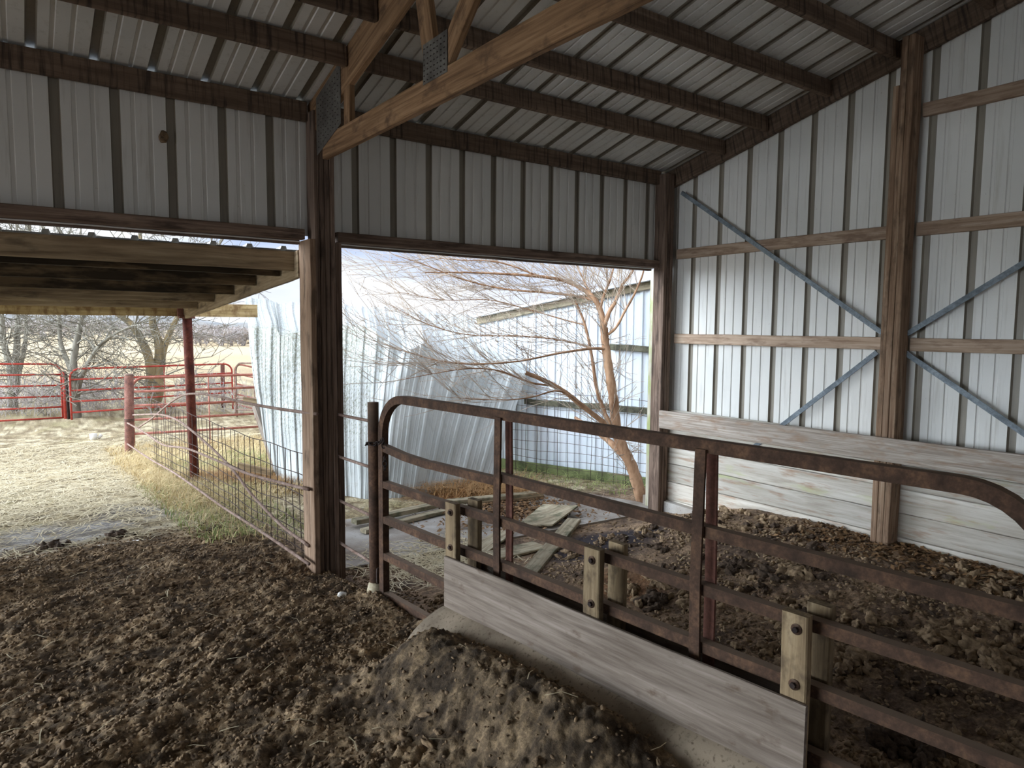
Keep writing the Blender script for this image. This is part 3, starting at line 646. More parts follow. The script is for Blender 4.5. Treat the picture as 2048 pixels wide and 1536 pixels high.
for r, (kd, t) in enumerate(prof_rows):
    for c in range(ncol+1):
        s = cum[-1]*c/ncol; a, b, d = lerpP(T3, s), lerpP(F3, s), lerpP(B3, s)
        if kd == 'T':
            p = a.lerp(b, t); n = Vector((-.25, -.35, .9)); k = math.sin(t*math.pi)*.03; p = p+Vector((0, 0, k))
        else:
            p = b.lerp(d, t); n = Vector((-.55, -.83, .1)); bul = math.sin(t*math.pi)*.10; p = p+n*(bul*.5)
        cr = .035*math.exp(-(t*5)**2 if kd == 'B' else -((1-t)*5)**2)*math.sin(s*13+2*math.sin(s*5))*(1 if s > .9 else .5)
        cr += .012*math.sin(s*7+t*6)*math.sin(t*9+s*2)
        p = p+n.normalized()*(ribd(s+.02*math.sin(t*4))+cr)
        vs.append(p)
        fx = s/cum[-1]
        mo = (1-ss(.38, .62, fx))*(1-.85*ss(.5, .95, t if kd == 'B' else 0))+(.35*(1-ss(.0, .5, t)) if kd == 'B' else .1)
        if kd == 'T': mo = .9*(1-ss(.15, .4, fx))
        moss.append(float(mo))
fs = [(r*(ncol+1)+c, r*(ncol+1)+c+1, (r+1)*(ncol+1)+c+1, (r+1)*(ncol+1)+c) for r in range(len(prof_rows)-1) for c in range(ncol)]
sh = mesh_obj('collapsed_roof_sheet', vs, fs, 'lichen'); a = sh.data.attributes.new('moss', 'FLOAT', 'POINT'); a.data.foreach_set('value', moss)
sd = sh.modifiers.new('thick', 'SOLIDIFY'); sd.thickness = .003
tag(sh, 'large crumpled white ribbed roof sheet hanging to the grass, speckled with lichen', 'metal sheet')
# broken framing boards sticking out of it
tag(beam('broken_board', PD(487, 801, 8.9), PD(522, 806, 8.9), .04, .09, 'lean'), 'short dark board end sticking out of the left edge of the crumpled sheet', 'board')
tag(beam('broken_board', PD(510, 812, 8.75), PD(553, 942, 8.5), .05, .08, 'timber'), 'splintered grey board along the torn left edge of the crumpled sheet', 'board')
tag(beam('broken_board', PD(476, 931, 8.35), PD(545, 946, 8.3), .04, .075, 'lean'), 'dark board lying level at the lower left corner of the crumpled sheet', 'board')

# ================================================================== OUTBUILDING
W0, W1 = Vector((4.42, 9.58, 0)), Vector((6.45, 4.38, 0)); wd = (W1-W0).normalized(); wn = Vector((wd.y, -wd.x, 0))
if wn.dot(Vector((-1, -1, 0))) < 0: wn = -wn
def PW(u, v, off=0):
    d = ray(u, v); p = W0+wn*off; t = (p-CAM).dot(wn)/d.dot(wn); return CAM+d*t
ra, rb = PW(965, 634), PW(1305, 562); sA, sB = (ra-W0).dot(wd), (rb-W0).dot(wd)
rk = lambda s: ra.z+(rb.z-ra.z)*(s-sA)/(sB-sA)
Lw = (W1-W0).length
shed = thing('metal_shed', 'blue-white ribbed metal shed with a sloping weathered roof edge behind the leaning tree', 'shed', tuple(W0))
corrugated_wall = corrugated('wall', None, None, wn, sA-.06, Lw, lambda s: W0+wd*s, lambda s: W0+wd*s+Vector((0, 0, rk(s))), pitch=.29, phase=.1, rib=.018, dep=.018, mats=('bldg', 'bldg'), minor=True)
for v in corrugated_wall.data.vertices: v.co = v.co-W0
corrugated_wall.parent = shed
bk = -wn*3.2
q = [W0+wd*(sA-.06), W0+wd*Lw]
vv = [q[0]+Vector((0, 0, rk(sA-.06)+.03))-wn*-.12, q[1]+Vector((0, 0, rk(Lw)+.03))-wn*-.12, q[1]+bk+Vector((0, 0, rk(Lw)-.1)), q[0]+bk+Vector((0, 0, rk(sA-.06)-.1))]
vv += [x-Vector((0, 0, .03)) for x in vv]
mesh_obj('roof', vv, [(0, 1, 2, 3), (7, 6, 5, 4), (0, 4, 5, 1), (1, 5, 6, 2), (2, 6, 7, 3), (3, 7, 4, 0)], 'bldg', shed)
mesh_obj('side_wall', [q[0], q[0]+bk, q[0]+bk+Vector((0, 0, rk(sA)-.3)), q[0]+Vector((0, 0, rk(sA-.06)))], [(0, 1, 2, 3)], 'bldg', shed)
beam('rake_board', W0+wd*(sA-.06)+Vector((0, 0, rk(sA-.06)-.03))+wn*.03, W0+wd*Lw+Vector((0, 0, rk(Lw)-.03))+wn*.03, .04, .12, 'oldplank', shed, up=wn.cross(wd))
for a, b in ((PW(1222, 693, .03), PW(1330, 701, .03)), (PW(1050, 803, .03), PW(1330, 822, .03))):
    bb = beam('girt_ledge', (a.x, a.y, (a.z+b.z)/2), (b.x, b.y, (a.z+b.z)/2), .07, .07, 'debris', shed, jit=.012)
sk = beam('skirt_board', W0+wd*(sA-.06)+Vector((0, 0, .045))+wn*.035, W0+wd*Lw+Vector((0, 0, .045))+wn*.035, .03, .15, 'moss', shed, up=wn.cross(wd)); sk['label'] = 'mossy green skirt board'
# wire panel leaning before it
tb = Tubes(); o0 = .30
a, b = PW(1012, 940, o0), PW(1302, 985, o0); a.z = 0; b.z = 0; pd = (b-a); PLn = pd.length; pd.normalize()
for i in range(int(PLn/.15)+1):
    p = a+pd*(i*.15); k = .03*math.sin(i*1.3); tb.tube([p+Vector((0, 0, .05)), p+Vector((0, 0, .5))+wn*k, p+Vector((k*.4, 0, 1.08))], .0032, 4)
for i, z in enumerate((.07, .16, .25, .35, .46, .58, .72, .88, 1.06)):
    tb.tube([a+pd*(PLn*t)+Vector((0, 0, z+.012*math.sin(t*9+i)))+wn*.02*math.sin(t*7) for t in [j/12 for j in range(13)]], .0032, 4)
tag(tb.build('wire_panel', 'wire'), 'rusty square-mesh wire panel standing in front of the metal shed', 'fence panel')

# ================================================================== FENCE with bent pipes and wire
Fp0 = Vector((1.70, 4.93, 0)); Fp1 = GP(259, 909); Fp1.z = 0
fd = (Fp1-Fp0).normalized(); fn = Vector((fd.y, -fd.x, 0))
def PF(u, v, off=0): d = ray(u, v); p = Fp0+fn*off; return CAM+d*((p-CAM).dot(fn)/d.dot(fn))
rp = thing('fence_post', 'faded red round fence post at the bend of the wire fence', 'post', tuple(GP(259, 909)))
b_ = GP(259, 909); t_ = PD(258, 752, (b_-CAM).dot(_F)); tube('shaft', [b_-Vector((0, 0, .2)), b_, t_], .072, 'rustred', rp, 18)
tube('cap', [t_, t_+Vector((0, 0, .035))], .066, 'pipe', rp, 18)
tube('wire_wrap', [b_.lerp(t_, .42)+Vector((.076*math.cos(a), .076*math.sin(a), .004*a)) for a in [i*.5 for i in range(26)]], .005, 'wire', rp, 5)
bent = [([(276, 856), (305, 836), (340, 806), (372, 789), (420, 790), (492, 806), (560, 818), (634, 828)], 'arched bent pipe rising over the wire fence', .012),
        ([(266, 830), (316, 829), (352, 839), (387, 864), (436, 908), (471, 946), (500, 985), (560, 1048), (618, 1092)], 'bent pipe falling diagonally down the wire fence', .012),
        ([(255, 846), (292, 867), (327, 890), (373, 897), (436, 922), (492, 946), (560, 965), (618, 979)], 'sagging middle pipe of the wire fence', .012),
        ([(255, 888), (300, 918), (352, 948), (440, 1010), (530, 1068), (618, 1128)], 'lowest straight pipe of the wire fence', .012)]
for i, (P, lab, r) in enumerate(bent):
    tag(tube('bent_pipe', spline([PF(u, v, -.03-.02*i) for u, v in P], 5), r, 'pipe'), lab, 'pipe', 'pipes of the wire fence')
tb = Tubes(); topw = [(300, 797), (327, 807), (415, 841), (492, 871), (612, 909)]
tp3 = [PF(u, v) for u, v in topw]; sl_ = [(p-Fp0).dot(fd) for p in tp3]
def topz(s):
    return float(np.interp(s, sl_[::-1], [p.z for p in tp3[::-1]]))
s0_, s1_ = .04, sl_[0]
n_ = int((s1_-s0_)/.155)
for i in range(n_+1):
    s = s0_+i*.155; p = Fp0+fd*s; z0 = zgf(p.x, p.y)+.02
    tb.tube([Vector((p.x, p.y, z0))+fn*.02*math.sin(i), Vector((p.x, p.y, topz(s)))+fn*.01*math.cos(i*2)], .0036, 4)
for f in (0, .07, .15, .24, .34, .46, .60, .79, 1):
    tb.tube([(lambda p, s: Vector((p.x, p.y, zgf(p.x, p.y)+.02+(topz(s)-zgf(p.x, p.y)-.02)*f+.006*math.sin(s*6+f*9))))(Fp0+fd*s, s) for s in np.linspace(s0_, s1_, 40)], .0036, 4)
tag(tb.build('wire_panel', 'wire'), 'sagging wire mesh fence running from the laminated post to the faded red post', 'fence panel')

# ================================================================== YARD GATES
def yard_gate(label, P0, P1, h, n, mat, r=.022, braces=(.5,), group=None, curve=(1, 1), loc=None, spac=None):
    P0, P1 = Vector(P0), Vector(P1); Ld = (P1-P0).length; t = thing('tube_gate', label, 'gate', tuple(P0), group)
    def g(s, z): f = s/Ld; b = P0.lerp(P1, f); return b+Vector((0, 0, z))
    R = .20
    def corner(end):
        a = [i*math.pi/2/6 for i in range(7)]
        return [g(R-R*math.cos(x), h-R+R*math.sin(x)) for x in a] if end == 0 else [g(Ld-R+R*math.sin(x), h-R+R*math.cos(x)) for x in a]
    tube('frame', [g(0, 0), g(0, h*.5)]+corner(0)+[g(Ld*.33, h), g(Ld*.66, h)]+corner(1)+[g(Ld, h*.5), g(Ld, 0)], r, mat, t, 8)
    hs = spac or [h*(i/(n-1))**1.0 for i in range(n-1)]
    for z in hs: tube('rail', [g(.01, z+.01), g(Ld*.5, z+.005), g(Ld-.01, z+.01)], r*.9, mat, t, 8)
    for b in braces: box_ = Tubes().rect([g(Ld*b, .0), g(Ld*b, h)], .012, .05); box_.build('brace', mat, t, False)
    return t
h6 = [0, .23, .47, .71, .95]
a, b = PD(-70, 846, 14.9), PD(126, 836, 16.3)
yard_gate('bright red tube gate at the far left edge', a, b, 1.27, 6, 'red', braces=())
pA = thing('gate_post', 'red square post with a white foot between the two bright red gates', 'post', tuple(PD(131, 846, 16.2)))
tube('shaft', [PD(132, 846, 16.2), PD(128, 742, 16.2)], .05, 'red', pA, 4); tube('foot', [PD(134, 850, 16.2), PD(134, 838, 16.2)], .075, 'white', pA, 8)
tube('side_post', [PD(138, 842, 16.1), PD(132, 748, 16.1)], .03, 'chain', pA, 6)
yard_gate('long bright red tube gate in front of the big lichen-barked tree', PD(144, 848, 16.0), PD(466, 824, 18.2), 1.27, 6, 'red', braces=(.55,))
a, b = PD(268, 897, 12.45), PD(560, 877, 13.6)
yard_gate('rusted pinkish tube gate hinged at the faded red fence post', a, b, 1.27, 6, 'red2', r=.024, braces=(.50,))
a, b = PD(474, 843, 16.6), PD(600, 850, 15.6)
yard_gate('pale weathered gate standing behind the left edge of the crumpled sheet', a, b, 1.40, 6, 'pipe', braces=(.3,))
a, b = PD(472, 830, 17.4), PD(590, 858, 17.0)
yard_gate('red tube gate beyond the pale weathered gate', a, b, 1.30, 6, 'red2', braces=())
tag(tube('gate_post', [PD(447, 822, 18.6), PD(445, 728, 18.6)], .055, 'rustred'), 'reddish post behind the right end of the long bright red gate', 'post')
bk_ = thing('white_bucket', 'small broken white pail lying on the hay beyond the dirt', 'bucket', tuple(GP(187, 880)))
p = GP(187, 880); tube('pail', [p, p+Vector((0, 0, .12))], [.055, .07], 'white', bk_, 12); tube('torn_side', [p+Vector((.08, 0, .02)), p+Vector((.14, .02, .09))], .03, 'white', bk_, 6)

# ================================================================== TREES
def grow(T, p, d, ln, r, depth, rnd, up=.12, sides=5, spread=.6, minr=.003, kids=(2, 3), shrink=.72, seg=4, side_sh=0.0):
    pts = [p.copy()]; rr = [r]; q = p.copy(); dd = d.normalized()
    r1 = max(minr, r*.62)
    for i in range(seg):
        dd = (dd+Vector((rnd.uniform(-1, 1), rnd.uniform(-1, 1), rnd.uniform(-1, 1)))*.16+Vector((0, 0, up))*.4).normalized()
        q = q+dd*(ln/seg); pts.append(q.copy()); rr.append(r+(r1-r)*(i+1)/seg)
    T.tube(pts, rr, sides if r > .02 else (4 if r > .008 else 3), False)
    if depth <= 0: return
    for k in range(rnd.randint(*kids)):
        ax = dd.orthogonal().normalized(); ax.rotate(Quaternion(dd, rnd.uniform(0, 6.283)))
        nd = dd.copy(); nd.rotate(Quaternion(ax, rnd.uniform(.35, 1)*spread))
        grow(T, q, nd, ln*shrink*rnd.uniform(.75, 1.15), max(minr, r1*rnd.uniform(.65, .9)), depth-1, rnd, up, sides, spread, minr, kids, shrink, seg, side_sh)
    for k in range(2):
        j = rnd.randint(1, seg-1)
        ax = dd.orthogonal().normalized(); ax.rotate(Quaternion(dd, rnd.uniform(0, 6.283)))
        nd = dd.copy(); nd.rotate(Quaternion(ax, rnd.uniform(.6, 1.3)))
        grow(T, pts[j], nd, ln*shrink*.7, max(minr, rr[j]*.4), min(depth-1, 2), rnd, up, sides, spread, minr, (1, 2), shrink, 3)
def tree(name, label, base, limbs, mat, seed, depth=4, cat='tree', tw='bark_grey', low=40):
    rnd = random.Random(seed); t = thing(name, label, cat, tuple(base)); T1, T2 = Tubes(), Tubes(); base = Vector(base)
    for (P, r0, r1) in thin(limbs, .58):
        Q = spline(P, 4); n = len(Q); rad = [r0+(r1-r0)*i/(n-1) for i in range(n)]
        rad = [x*(1+.06*math.sin(i*1.7)) for i, x in enumerate(rad)]; T1.tube(Q, rad, 12, False)
        dd = (Q[-1]-Q[-2]).normalized()
        for k in range(3):
            nd = dd+Vector((rnd.uniform(-.5, .5), rnd.uniform(-.5, .5), rnd.uniform(-.2, .4))); grow(T2, Q[-1], nd, 1.5, r1*.8, depth, rnd, .05, minr=.006)
        for k in range(low//len(limbs)):
            j = rnd.randint(3, n-1); nd = Vector((rnd.uniform(-1, 1), rnd.uniform(-1, .6), rnd.uniform(-.15, .5)))
            grow(T2, Q[j], nd, rnd.uniform(.5, 1.3), .02, 2, rnd, .0, minr=.006, spread=.8)
    T1.build('trunk', mat, t); T2.build('branches', tw, t); return t
def PT(L_, d, dd=0): return [PD(u, v, d+dd*i) for i, (u, v) in enumerate(L_)]
def bz(u, v): p = GP(u, v); p.z -= .1; return p
def thin(L_, k): return [(P, a*k, b*k) for P, a, b in L_]
b = bz(303, 822); d0 = (b-CAM).dot(_F)
tree('bare_tree', 'big bare tree with forked lichen-orange trunks behind the long red gate', b, [
    ([b]+PT([(300, 780), (302, 740), (292, 700), (268, 655), (232, 625), (180, 590), (120, 540)], d0, -.05), .26, .07),
    ([b]+PT([(312, 780), (316, 735), (318, 690), (306, 650), (300, 600), (285, 540), (280, 470)], d0, .08), .26, .08),
    ([b]+PT([(318, 790), (322, 740), (330, 690), (352, 640), (380, 590), (420, 520)], d0, .1), .20, .06)], 'bark_lichen', 3, 4, low=46)
b = bz(152, 836); d0 = (b-CAM).dot(_F)
tree('bare_tree', 'grey bare tree with many low crooked limbs, behind the gap between the red gates', b, [
    ([b]+PT([(150, 790), (146, 740), (150, 700), (158, 660), (168, 610), (160, 540)], d0, .05), .20, .06),
    ([b]+PT([(150, 780), (140, 735), (122, 690), (118, 640), (110, 580), (112, 520)], d0, .1), .13, .05),
    ([b]+PT([(156, 780), (172, 735), (200, 690), (235, 665), (270, 650)], d0, -.1), .12, .03)], 'bark_grey', 5, 4, low=60)
b = bz(25, 822); d0 = (b-CAM).dot(_F)
tree('bare_tree', 'multi-stemmed grey bare tree at the left edge', b, [
    ([b]+PT([(25, 780), (20, 730), (8, 690), (4, 640), (-5, 560)], d0, .05), .22, .07),
    ([b]+PT([(28, 780), (30, 730), (34, 690), (36, 640), (45, 560), (60, 480)], d0, .1), .20, .06),
    ([b]+PT([(32, 780), (40, 735), (50, 690), (52, 640), (48, 560)], d0, .15), .14, .05)], 'bark_grey', 8, 4, low=46)
# brush at the foot of the trees
rnd = random.Random(4); T_ = Tubes()
for i in range(260):
    u = rnd.uniform(-30, 250) if rnd.random() < .7 else rnd.uniform(250, 500); v = rnd.uniform(800, 835); p = GP(u, v)
    grow(T_, p, Vector((rnd.uniform(-.5, .5), rnd.uniform(-.5, .5), 1)), rnd.uniform(.2, .55), .006, 2, rnd, .1, minr=.004, spread=.8)
tag(T_.build('brush', 'bark_far'), 'tangle of low bare brush under the trees behind the red gates', 'brush', None, 'stuff')
# distant trees
protos = []
for k in range(4):
    rnd = random.Random(50+k); T_ = Tubes(); grow(T_, Vector((0, 0, -.1)), Vector((0, 0, 1)), 1.3, .13, 4, rnd, .12, minr=.028, spread=.75, shrink=.8, seg=3, kids=(2, 3))
    protos.append(T_)
srcs = []
rnd = random.Random(77)
for i in range(110):
    if i < 40: u, y = rnd.uniform(380, 500), rnd.uniform(70, 95)
    else: u, y = rnd.uniform(-40, 400), rnd.uniform(95, 150)
    d = y*rnd.uniform(.95, 1.0); p = PD(u, 650, d); z = zgf(p.x, p.y); k = i % 4
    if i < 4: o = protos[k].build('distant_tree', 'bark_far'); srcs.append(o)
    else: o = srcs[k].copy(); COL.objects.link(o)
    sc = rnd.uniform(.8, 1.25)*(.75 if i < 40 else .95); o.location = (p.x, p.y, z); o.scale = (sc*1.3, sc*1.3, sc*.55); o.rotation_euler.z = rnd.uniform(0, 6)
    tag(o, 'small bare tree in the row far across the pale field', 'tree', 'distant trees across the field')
# hazy ridge of woodland
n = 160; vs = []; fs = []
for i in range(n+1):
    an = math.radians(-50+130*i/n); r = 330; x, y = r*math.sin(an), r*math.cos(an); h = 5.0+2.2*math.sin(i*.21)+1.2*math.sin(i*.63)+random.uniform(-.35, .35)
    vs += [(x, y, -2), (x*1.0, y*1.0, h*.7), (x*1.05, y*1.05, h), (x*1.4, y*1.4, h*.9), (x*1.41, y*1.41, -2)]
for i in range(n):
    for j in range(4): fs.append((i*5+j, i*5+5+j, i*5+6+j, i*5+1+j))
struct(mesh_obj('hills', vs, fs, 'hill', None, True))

# ------------------------------------------------------------------ leaning tree by the right opening
lb = PZ(1289, 1012, -.03); D0 = (lb-CAM).dot(_F)
lt_ = thing('leaning_tree', 'leaning bare orange-barked young tree with a fan of fine twigs at the right opening', 'tree', tuple(lb))
TT, TW = Tubes(), Tubes(); rnd = random.Random(21)
def limb(P, r0, r1, sides=12, n=5):
    Q = spline([PD(u, v, d) for u, v, d in P], n); m = len(Q); TT.tube(Q, [(r0+(r1-r0)*i/(m-1))*(1+.07*math.sin(i*2.1)) for i in range(m)], sides, False); return Q
D = D0+.05
trunk = limb([(1289, 1020, D), (1277, 975, D), (1262, 930, D), (1245, 895, D), (1233, 860, D+.02), (1227, 800, D+.04), (1218, 740, D+.06), (1211, 690, D+.08), (1208, 655, D+.08)], .068, .042)
limb([(1262, 925, D), (1232, 895, D+.12), (1200, 868, D+.3), (1150, 835, D+.55)], .05, .018, 8)
B = []
B.append((limb([(1237, 870, D), (1222, 852, D), (1205, 815, D+.1), (1192, 770, D+.2), (1184, 715, D+.25), (1170, 650, D+.3), (1150, 600, D+.3)], .030, .012), .8))
B.append((limb([(1228, 858, D), (1205, 843, D), (1165, 812, D-.1), (1135, 788, D-.15), (1110, 772, D-.2), (1080, 757, D-.3), (1052, 746, D-.35)], .030, .022), .2))
B.append((limb([(1110, 772, D-.2), (1060, 765, D-.3), (1000, 742, D-.5), (940, 737, D-.7), (880, 745, D-.9), (800, 760, D-1.)], .012, .003, 6), 1.))
B.append((limb([(1165, 812, D-.1), (1120, 782, D-.3), (1060, 795, D-.5), (1000, 800, D-.7), (900, 795, D-.9)], .012, .003, 6), 1.))
B.append((limb([(1208, 660, D+.08), (1202, 625, D+.1), (1190, 600, D+.1), (1168, 580, D+.15), (1130, 562, D+.2), (1080, 553, D+.1), (1010, 548, D), (930, 545, D-.2), (850, 545, D-.4)], .036, .005, 8), 1.5))
B.append((limb([(1190, 600, D+.1), (1150, 592, D+.2), (1090, 585, D+.2), (1010, 578, D+.1), (930, 560, D), (850, 530, D-.2), (790, 510, D-.3)], .018, .003, 6), 1.5))
B.append((limb([(1208, 655, D+.08), (1218, 625, D+.05), (1230, 605, D), (1245, 570, D), (1262, 548, D), (1275, 520, D)], .026, .010, 8), .7))
B.append((limb([(1200, 618, D+.1), (1208, 590, D+.1), (1220, 560, D+.1), (1228, 530, D+.1), (1232, 500, D+.1)], .018, .007, 8), .8))
B.append((limb([(1212, 672, D+.08), (1232, 655, D), (1250, 622, D-.1), (1268, 590, D-.1), (1285, 550, D-.1), (1290, 520, D-.1)], .017, .008, 8), .5))
B.append((limb([(1190, 600, D+.1), (1175, 575, D+.3), (1160, 545, D+.4), (1148, 515, D+.5)], .014, .006, 6), .8))
B.append((limb([(1213, 698, D+.06), (1190, 697, D), (1160, 700, D-.1), (1110, 708, D-.3), (1040, 722, D-.5), (960, 728, D-.7), (880, 722, D-.8), (800, 700, D-.9)], .018, .003, 6), 1.3))
B.append((limb([(1190, 698, D), (1165, 690, D+.1), (1120, 680, D+.1), (1040, 672, D), (940, 670, D-.2), (860, 650, D-.4), (780, 610, D-.5)], .014, .003, 6), 1.3))
B.append((limb([(1170, 650, D+.3), (1130, 640, D+.4), (1060, 620, D+.4), (980, 600, D+.3), (890, 600, D+.2), (800, 585, D+.1)], .010, .003, 6), 1.2))
B.append((limb([(1080, 553, D+.1), (1000, 525, D), (920, 520, D-.1), (860, 515, D-.2)], .010, .003, 6), 1.0))
Lf = -_R; LV = Tubes()
def shoot(p, d0, ln, r, curl, sub):
    q = p.copy(); d = d0.normalized(); pts = [q.copy()]; n = 7
    for i in range(n):
        d = (d+curl*(.9/n)+Vector((rnd.uniform(-1, 1), rnd.uniform(-1, 1), rnd.uniform(-1, 1)))*.07).normalized(); q = q+d*(ln/n)
        if q.x > 5.16 and q.y < 5.15 or q.x > 5.5: break
        pts.append(q.copy())
    n = len(pts)-1
    if n < 2: return
    TW.tube(pts, [r*(1-.65*i/7) for i in range(n+1)], 3, False)
    if sub:
        for k in range(rnd.randint(2, 4)):
            j = rnd.randint(1, n-1); nd = (pts[j+1]-pts[j]).normalized()+Vector((rnd.uniform(-.7, .7), rnd.uniform(-.7, .7), rnd.uniform(-.5, .7)))
            shoot(pts[j], nd, ln*rnd.uniform(.25, .5), r*.65, curl, sub-1)
    if rnd.random() < .2:
        e = pts[-2]; a = Vector((rnd.uniform(-1, 1), rnd.uniform(-1, 1), rnd.uniform(-1, 1))).normalized()*.007; b = a.orthogonal()*.6
        bs = len(LV.v); LV.v += [e, e+a+b, e+a*2, e+a-b]; LV.f.append((bs, bs+1, bs+2, bs+3))
for Q, wgt in B:
    n = len(Q); cnt = int(34*wgt)
    for k in range(cnt):
        j = rnd.randint(int(n*.12), n-1); p = Q[j]
        d = Lf*rnd.uniform(.5, 1.3)+Vector((0, 0, 1))*rnd.uniform(-.25, .8)+_F*rnd.uniform(-.35, .3)
        if wgt < .9: d = Lf*rnd.uniform(-.3, .8)+Vector((0, 0, 1))*rnd.uniform(.1, 1)+_F*rnd.uniform(-.3, .3)
        shoot(p, d, rnd.uniform(.35, 1.15), rnd.uniform(.003, .0055), Vector((0, 0, rnd.uniform(-.2, .65))), 2 if rnd.random() < .55 else 1)
# low shoots round the trunk, a few reaching into the barn
for k in range(46):
    p = trunk[rnd.randint(0, len(trunk)-1)]; d = Lf*rnd.uniform(-.8, 1)+Vector((0, 0, 1))*rnd.uniform(-.3, .6)+_F*rnd.uniform(-.5, .2)
    shoot(p, d, rnd.uniform(.25, .7), rnd.uniform(.003, .006), Vector((0, 0, rnd.uniform(-.5, .5))), 1)
for (u, v, u2, v2) in ((1240, 880, 1345, 740), (1245, 900, 1390, 700), (1262, 925, 1310, 870), (1270, 945, 1360, 850), (1280, 980, 1365, 958), (1280, 985, 1400, 860)):
    a, b = PD(u, v, D-.1), PD(u2, v2, D-.75); shoot(a, b-a, (b-a).length, .006, Vector((0, 0, .15)), 2)
TT.build('trunk', 'bark_orange', lt_); TW.build('twigs', 'bark_twig', lt_); o = LV.build('dry_leaves', 'leaf', lt_, False); o['kind'] = 'stuff'

# ================================================================== CONCRETE PAD and lumber on it
pad = [PZ(684, 1040, .02), PZ(1090, 972, .02), PZ(1302, 1003, .02), Vector((5.30, 4.75, .02)), Vector((1.95, 4.95, .02))]
pad[2] = Vector((5.34, 5.1, .02)); n = len(pad)
vs = [p.copy() for p in pad]+[p-Vector((0, 0, .14)) for p in pad]
struct(mesh_obj('concrete_pad', vs, [tuple(range(n-1, -1, -1)), tuple(range(n, 2*n))]+[(i, (i+1) % n, (i+1) % n+n, i+n) for i in range(n)], 'concrete'))
def plank_px(a, b, w_, h_, z, lab, mat='oldplank', z2=None):
    A, B_ = PZ(*a, z), PZ(*b, z if z2 is None else z2); return tag(beam('loose_plank', A, B_, w_, h_, mat, jit=.003), lab, 'plank', 'loose lumber on the concrete pad')
plank_px((708, 1044), (905, 1003), .10, .045, .075, 'long weathered plank on the pad, end nearest the laminated post')
plank_px((900, 1004), (1083, 985), .10, .04, .08, 'weathered plank end lying by the foot of the crumpled sheet')
plank_px((726, 1062), (930, 1012), .09, .035, .045, 'second long plank lying parallel beside the end nearest the laminated post')
plank_px((955, 1005), (1085, 992), .08, .035, .05, 'short brown plank half buried in leaf litter', 'lean')
plank_px((1058, 1148), (1148, 1040), .13, .035, .055, 'straight pale plank lying towards the pen manure')
plank_px((948, 1108), (1010, 1064), .17, .02, .04, 'muddy pale board behind the first clamp post')
plank_px((985, 1112), (1080, 1090), .20, .018, .045, 'broken whitish board lying flat on the litter')
ptsq = [PZ(1034, 1050, .05), PZ(1086, 1008, .06), PZ(1156, 1011, .12), PZ(1105, 1049, .06)]
vs = ptsq+[p-Vector((0, 0, .015)) for p in ptsq]
tag(mesh_obj('plywood_scrap', vs, [(3, 2, 1, 0), (4, 5, 6, 7), (0, 1, 5, 4), (1, 2, 6, 5), (2, 3, 7, 6), (3, 0, 4, 7)], 'moss' if 0 else 'oldplank'), 'greenish square plywood scrap on the concrete pad', 'plywood')
# crumpled can
p = GP(684, 1198); bm = bmesh.new(); bmesh.ops.create_icosphere(bm, subdivisions=3, radius=.032)
for v in bm.verts:
    q = v.co; v.co = Vector((q.x*1.25, q.y*.8, q.z*.6))*(1+.16*math.sin(q.x*170+q.y*60)*math.sin(q.z*120))
me = bpy.data.meshes.new('crumpled_can'); bm.to_mesh(me); bm.free(); me.materials.append(M['white']); o = bpy.data.objects.new('crumpled_can', me); COL.objects.link(o)
o.location = (p.x, p.y, p.z+.03); o.rotation_euler = (0, .3, .8); tag(o, 'small crumpled white scrap of litter beside the round steel post', 'litter')

# ================================================================== SCATTERED STUFF
bm = bmesh.new(); bmesh.ops.create_icosphere(bm, subdivisions=3, radius=1); bm.verts.ensure_lookup_table()
ICO = np.array([v.co[:] for v in bm.verts]); IF = np.array([[v.index for v in f.verts] for f in bm.faces]); bm.free()
bm = bmesh.new(); bmesh.ops.create_icosphere(bm, subdivisions=1, radius=1); ICO1 = np.array([v.co[:] for v in bm.verts]); IF1 = np.array([[v.index for v in f.verts] for f in bm.faces]); bm.free()
def np_mesh(name, V, F, mat, smooth=True):
    me = bpy.data.meshes.new(name); k = F.shape[1]; me.vertices.add(len(V)); me.vertices.foreach_set('co', V.astype(np.float32).ravel())
    me.loops.add(F.size); me.loops.foreach_set('vertex_index', F.astype(np.int32).ravel()); me.polygons.add(len(F))
    me.polygons.foreach_set('loop_start', np.arange(0, F.size, k, dtype=np.int32)); me.polygons.foreach_set('loop_total', np.full(len(F), k, np.int32))
    me.update(calc_edges=True); me.materials.append(M[mat])
    if smooth: me.polygons.foreach_set('use_smooth', np.ones(len(F), bool))
    o = bpy.data.objects.new(name, me); COL.objects.link(o); return o
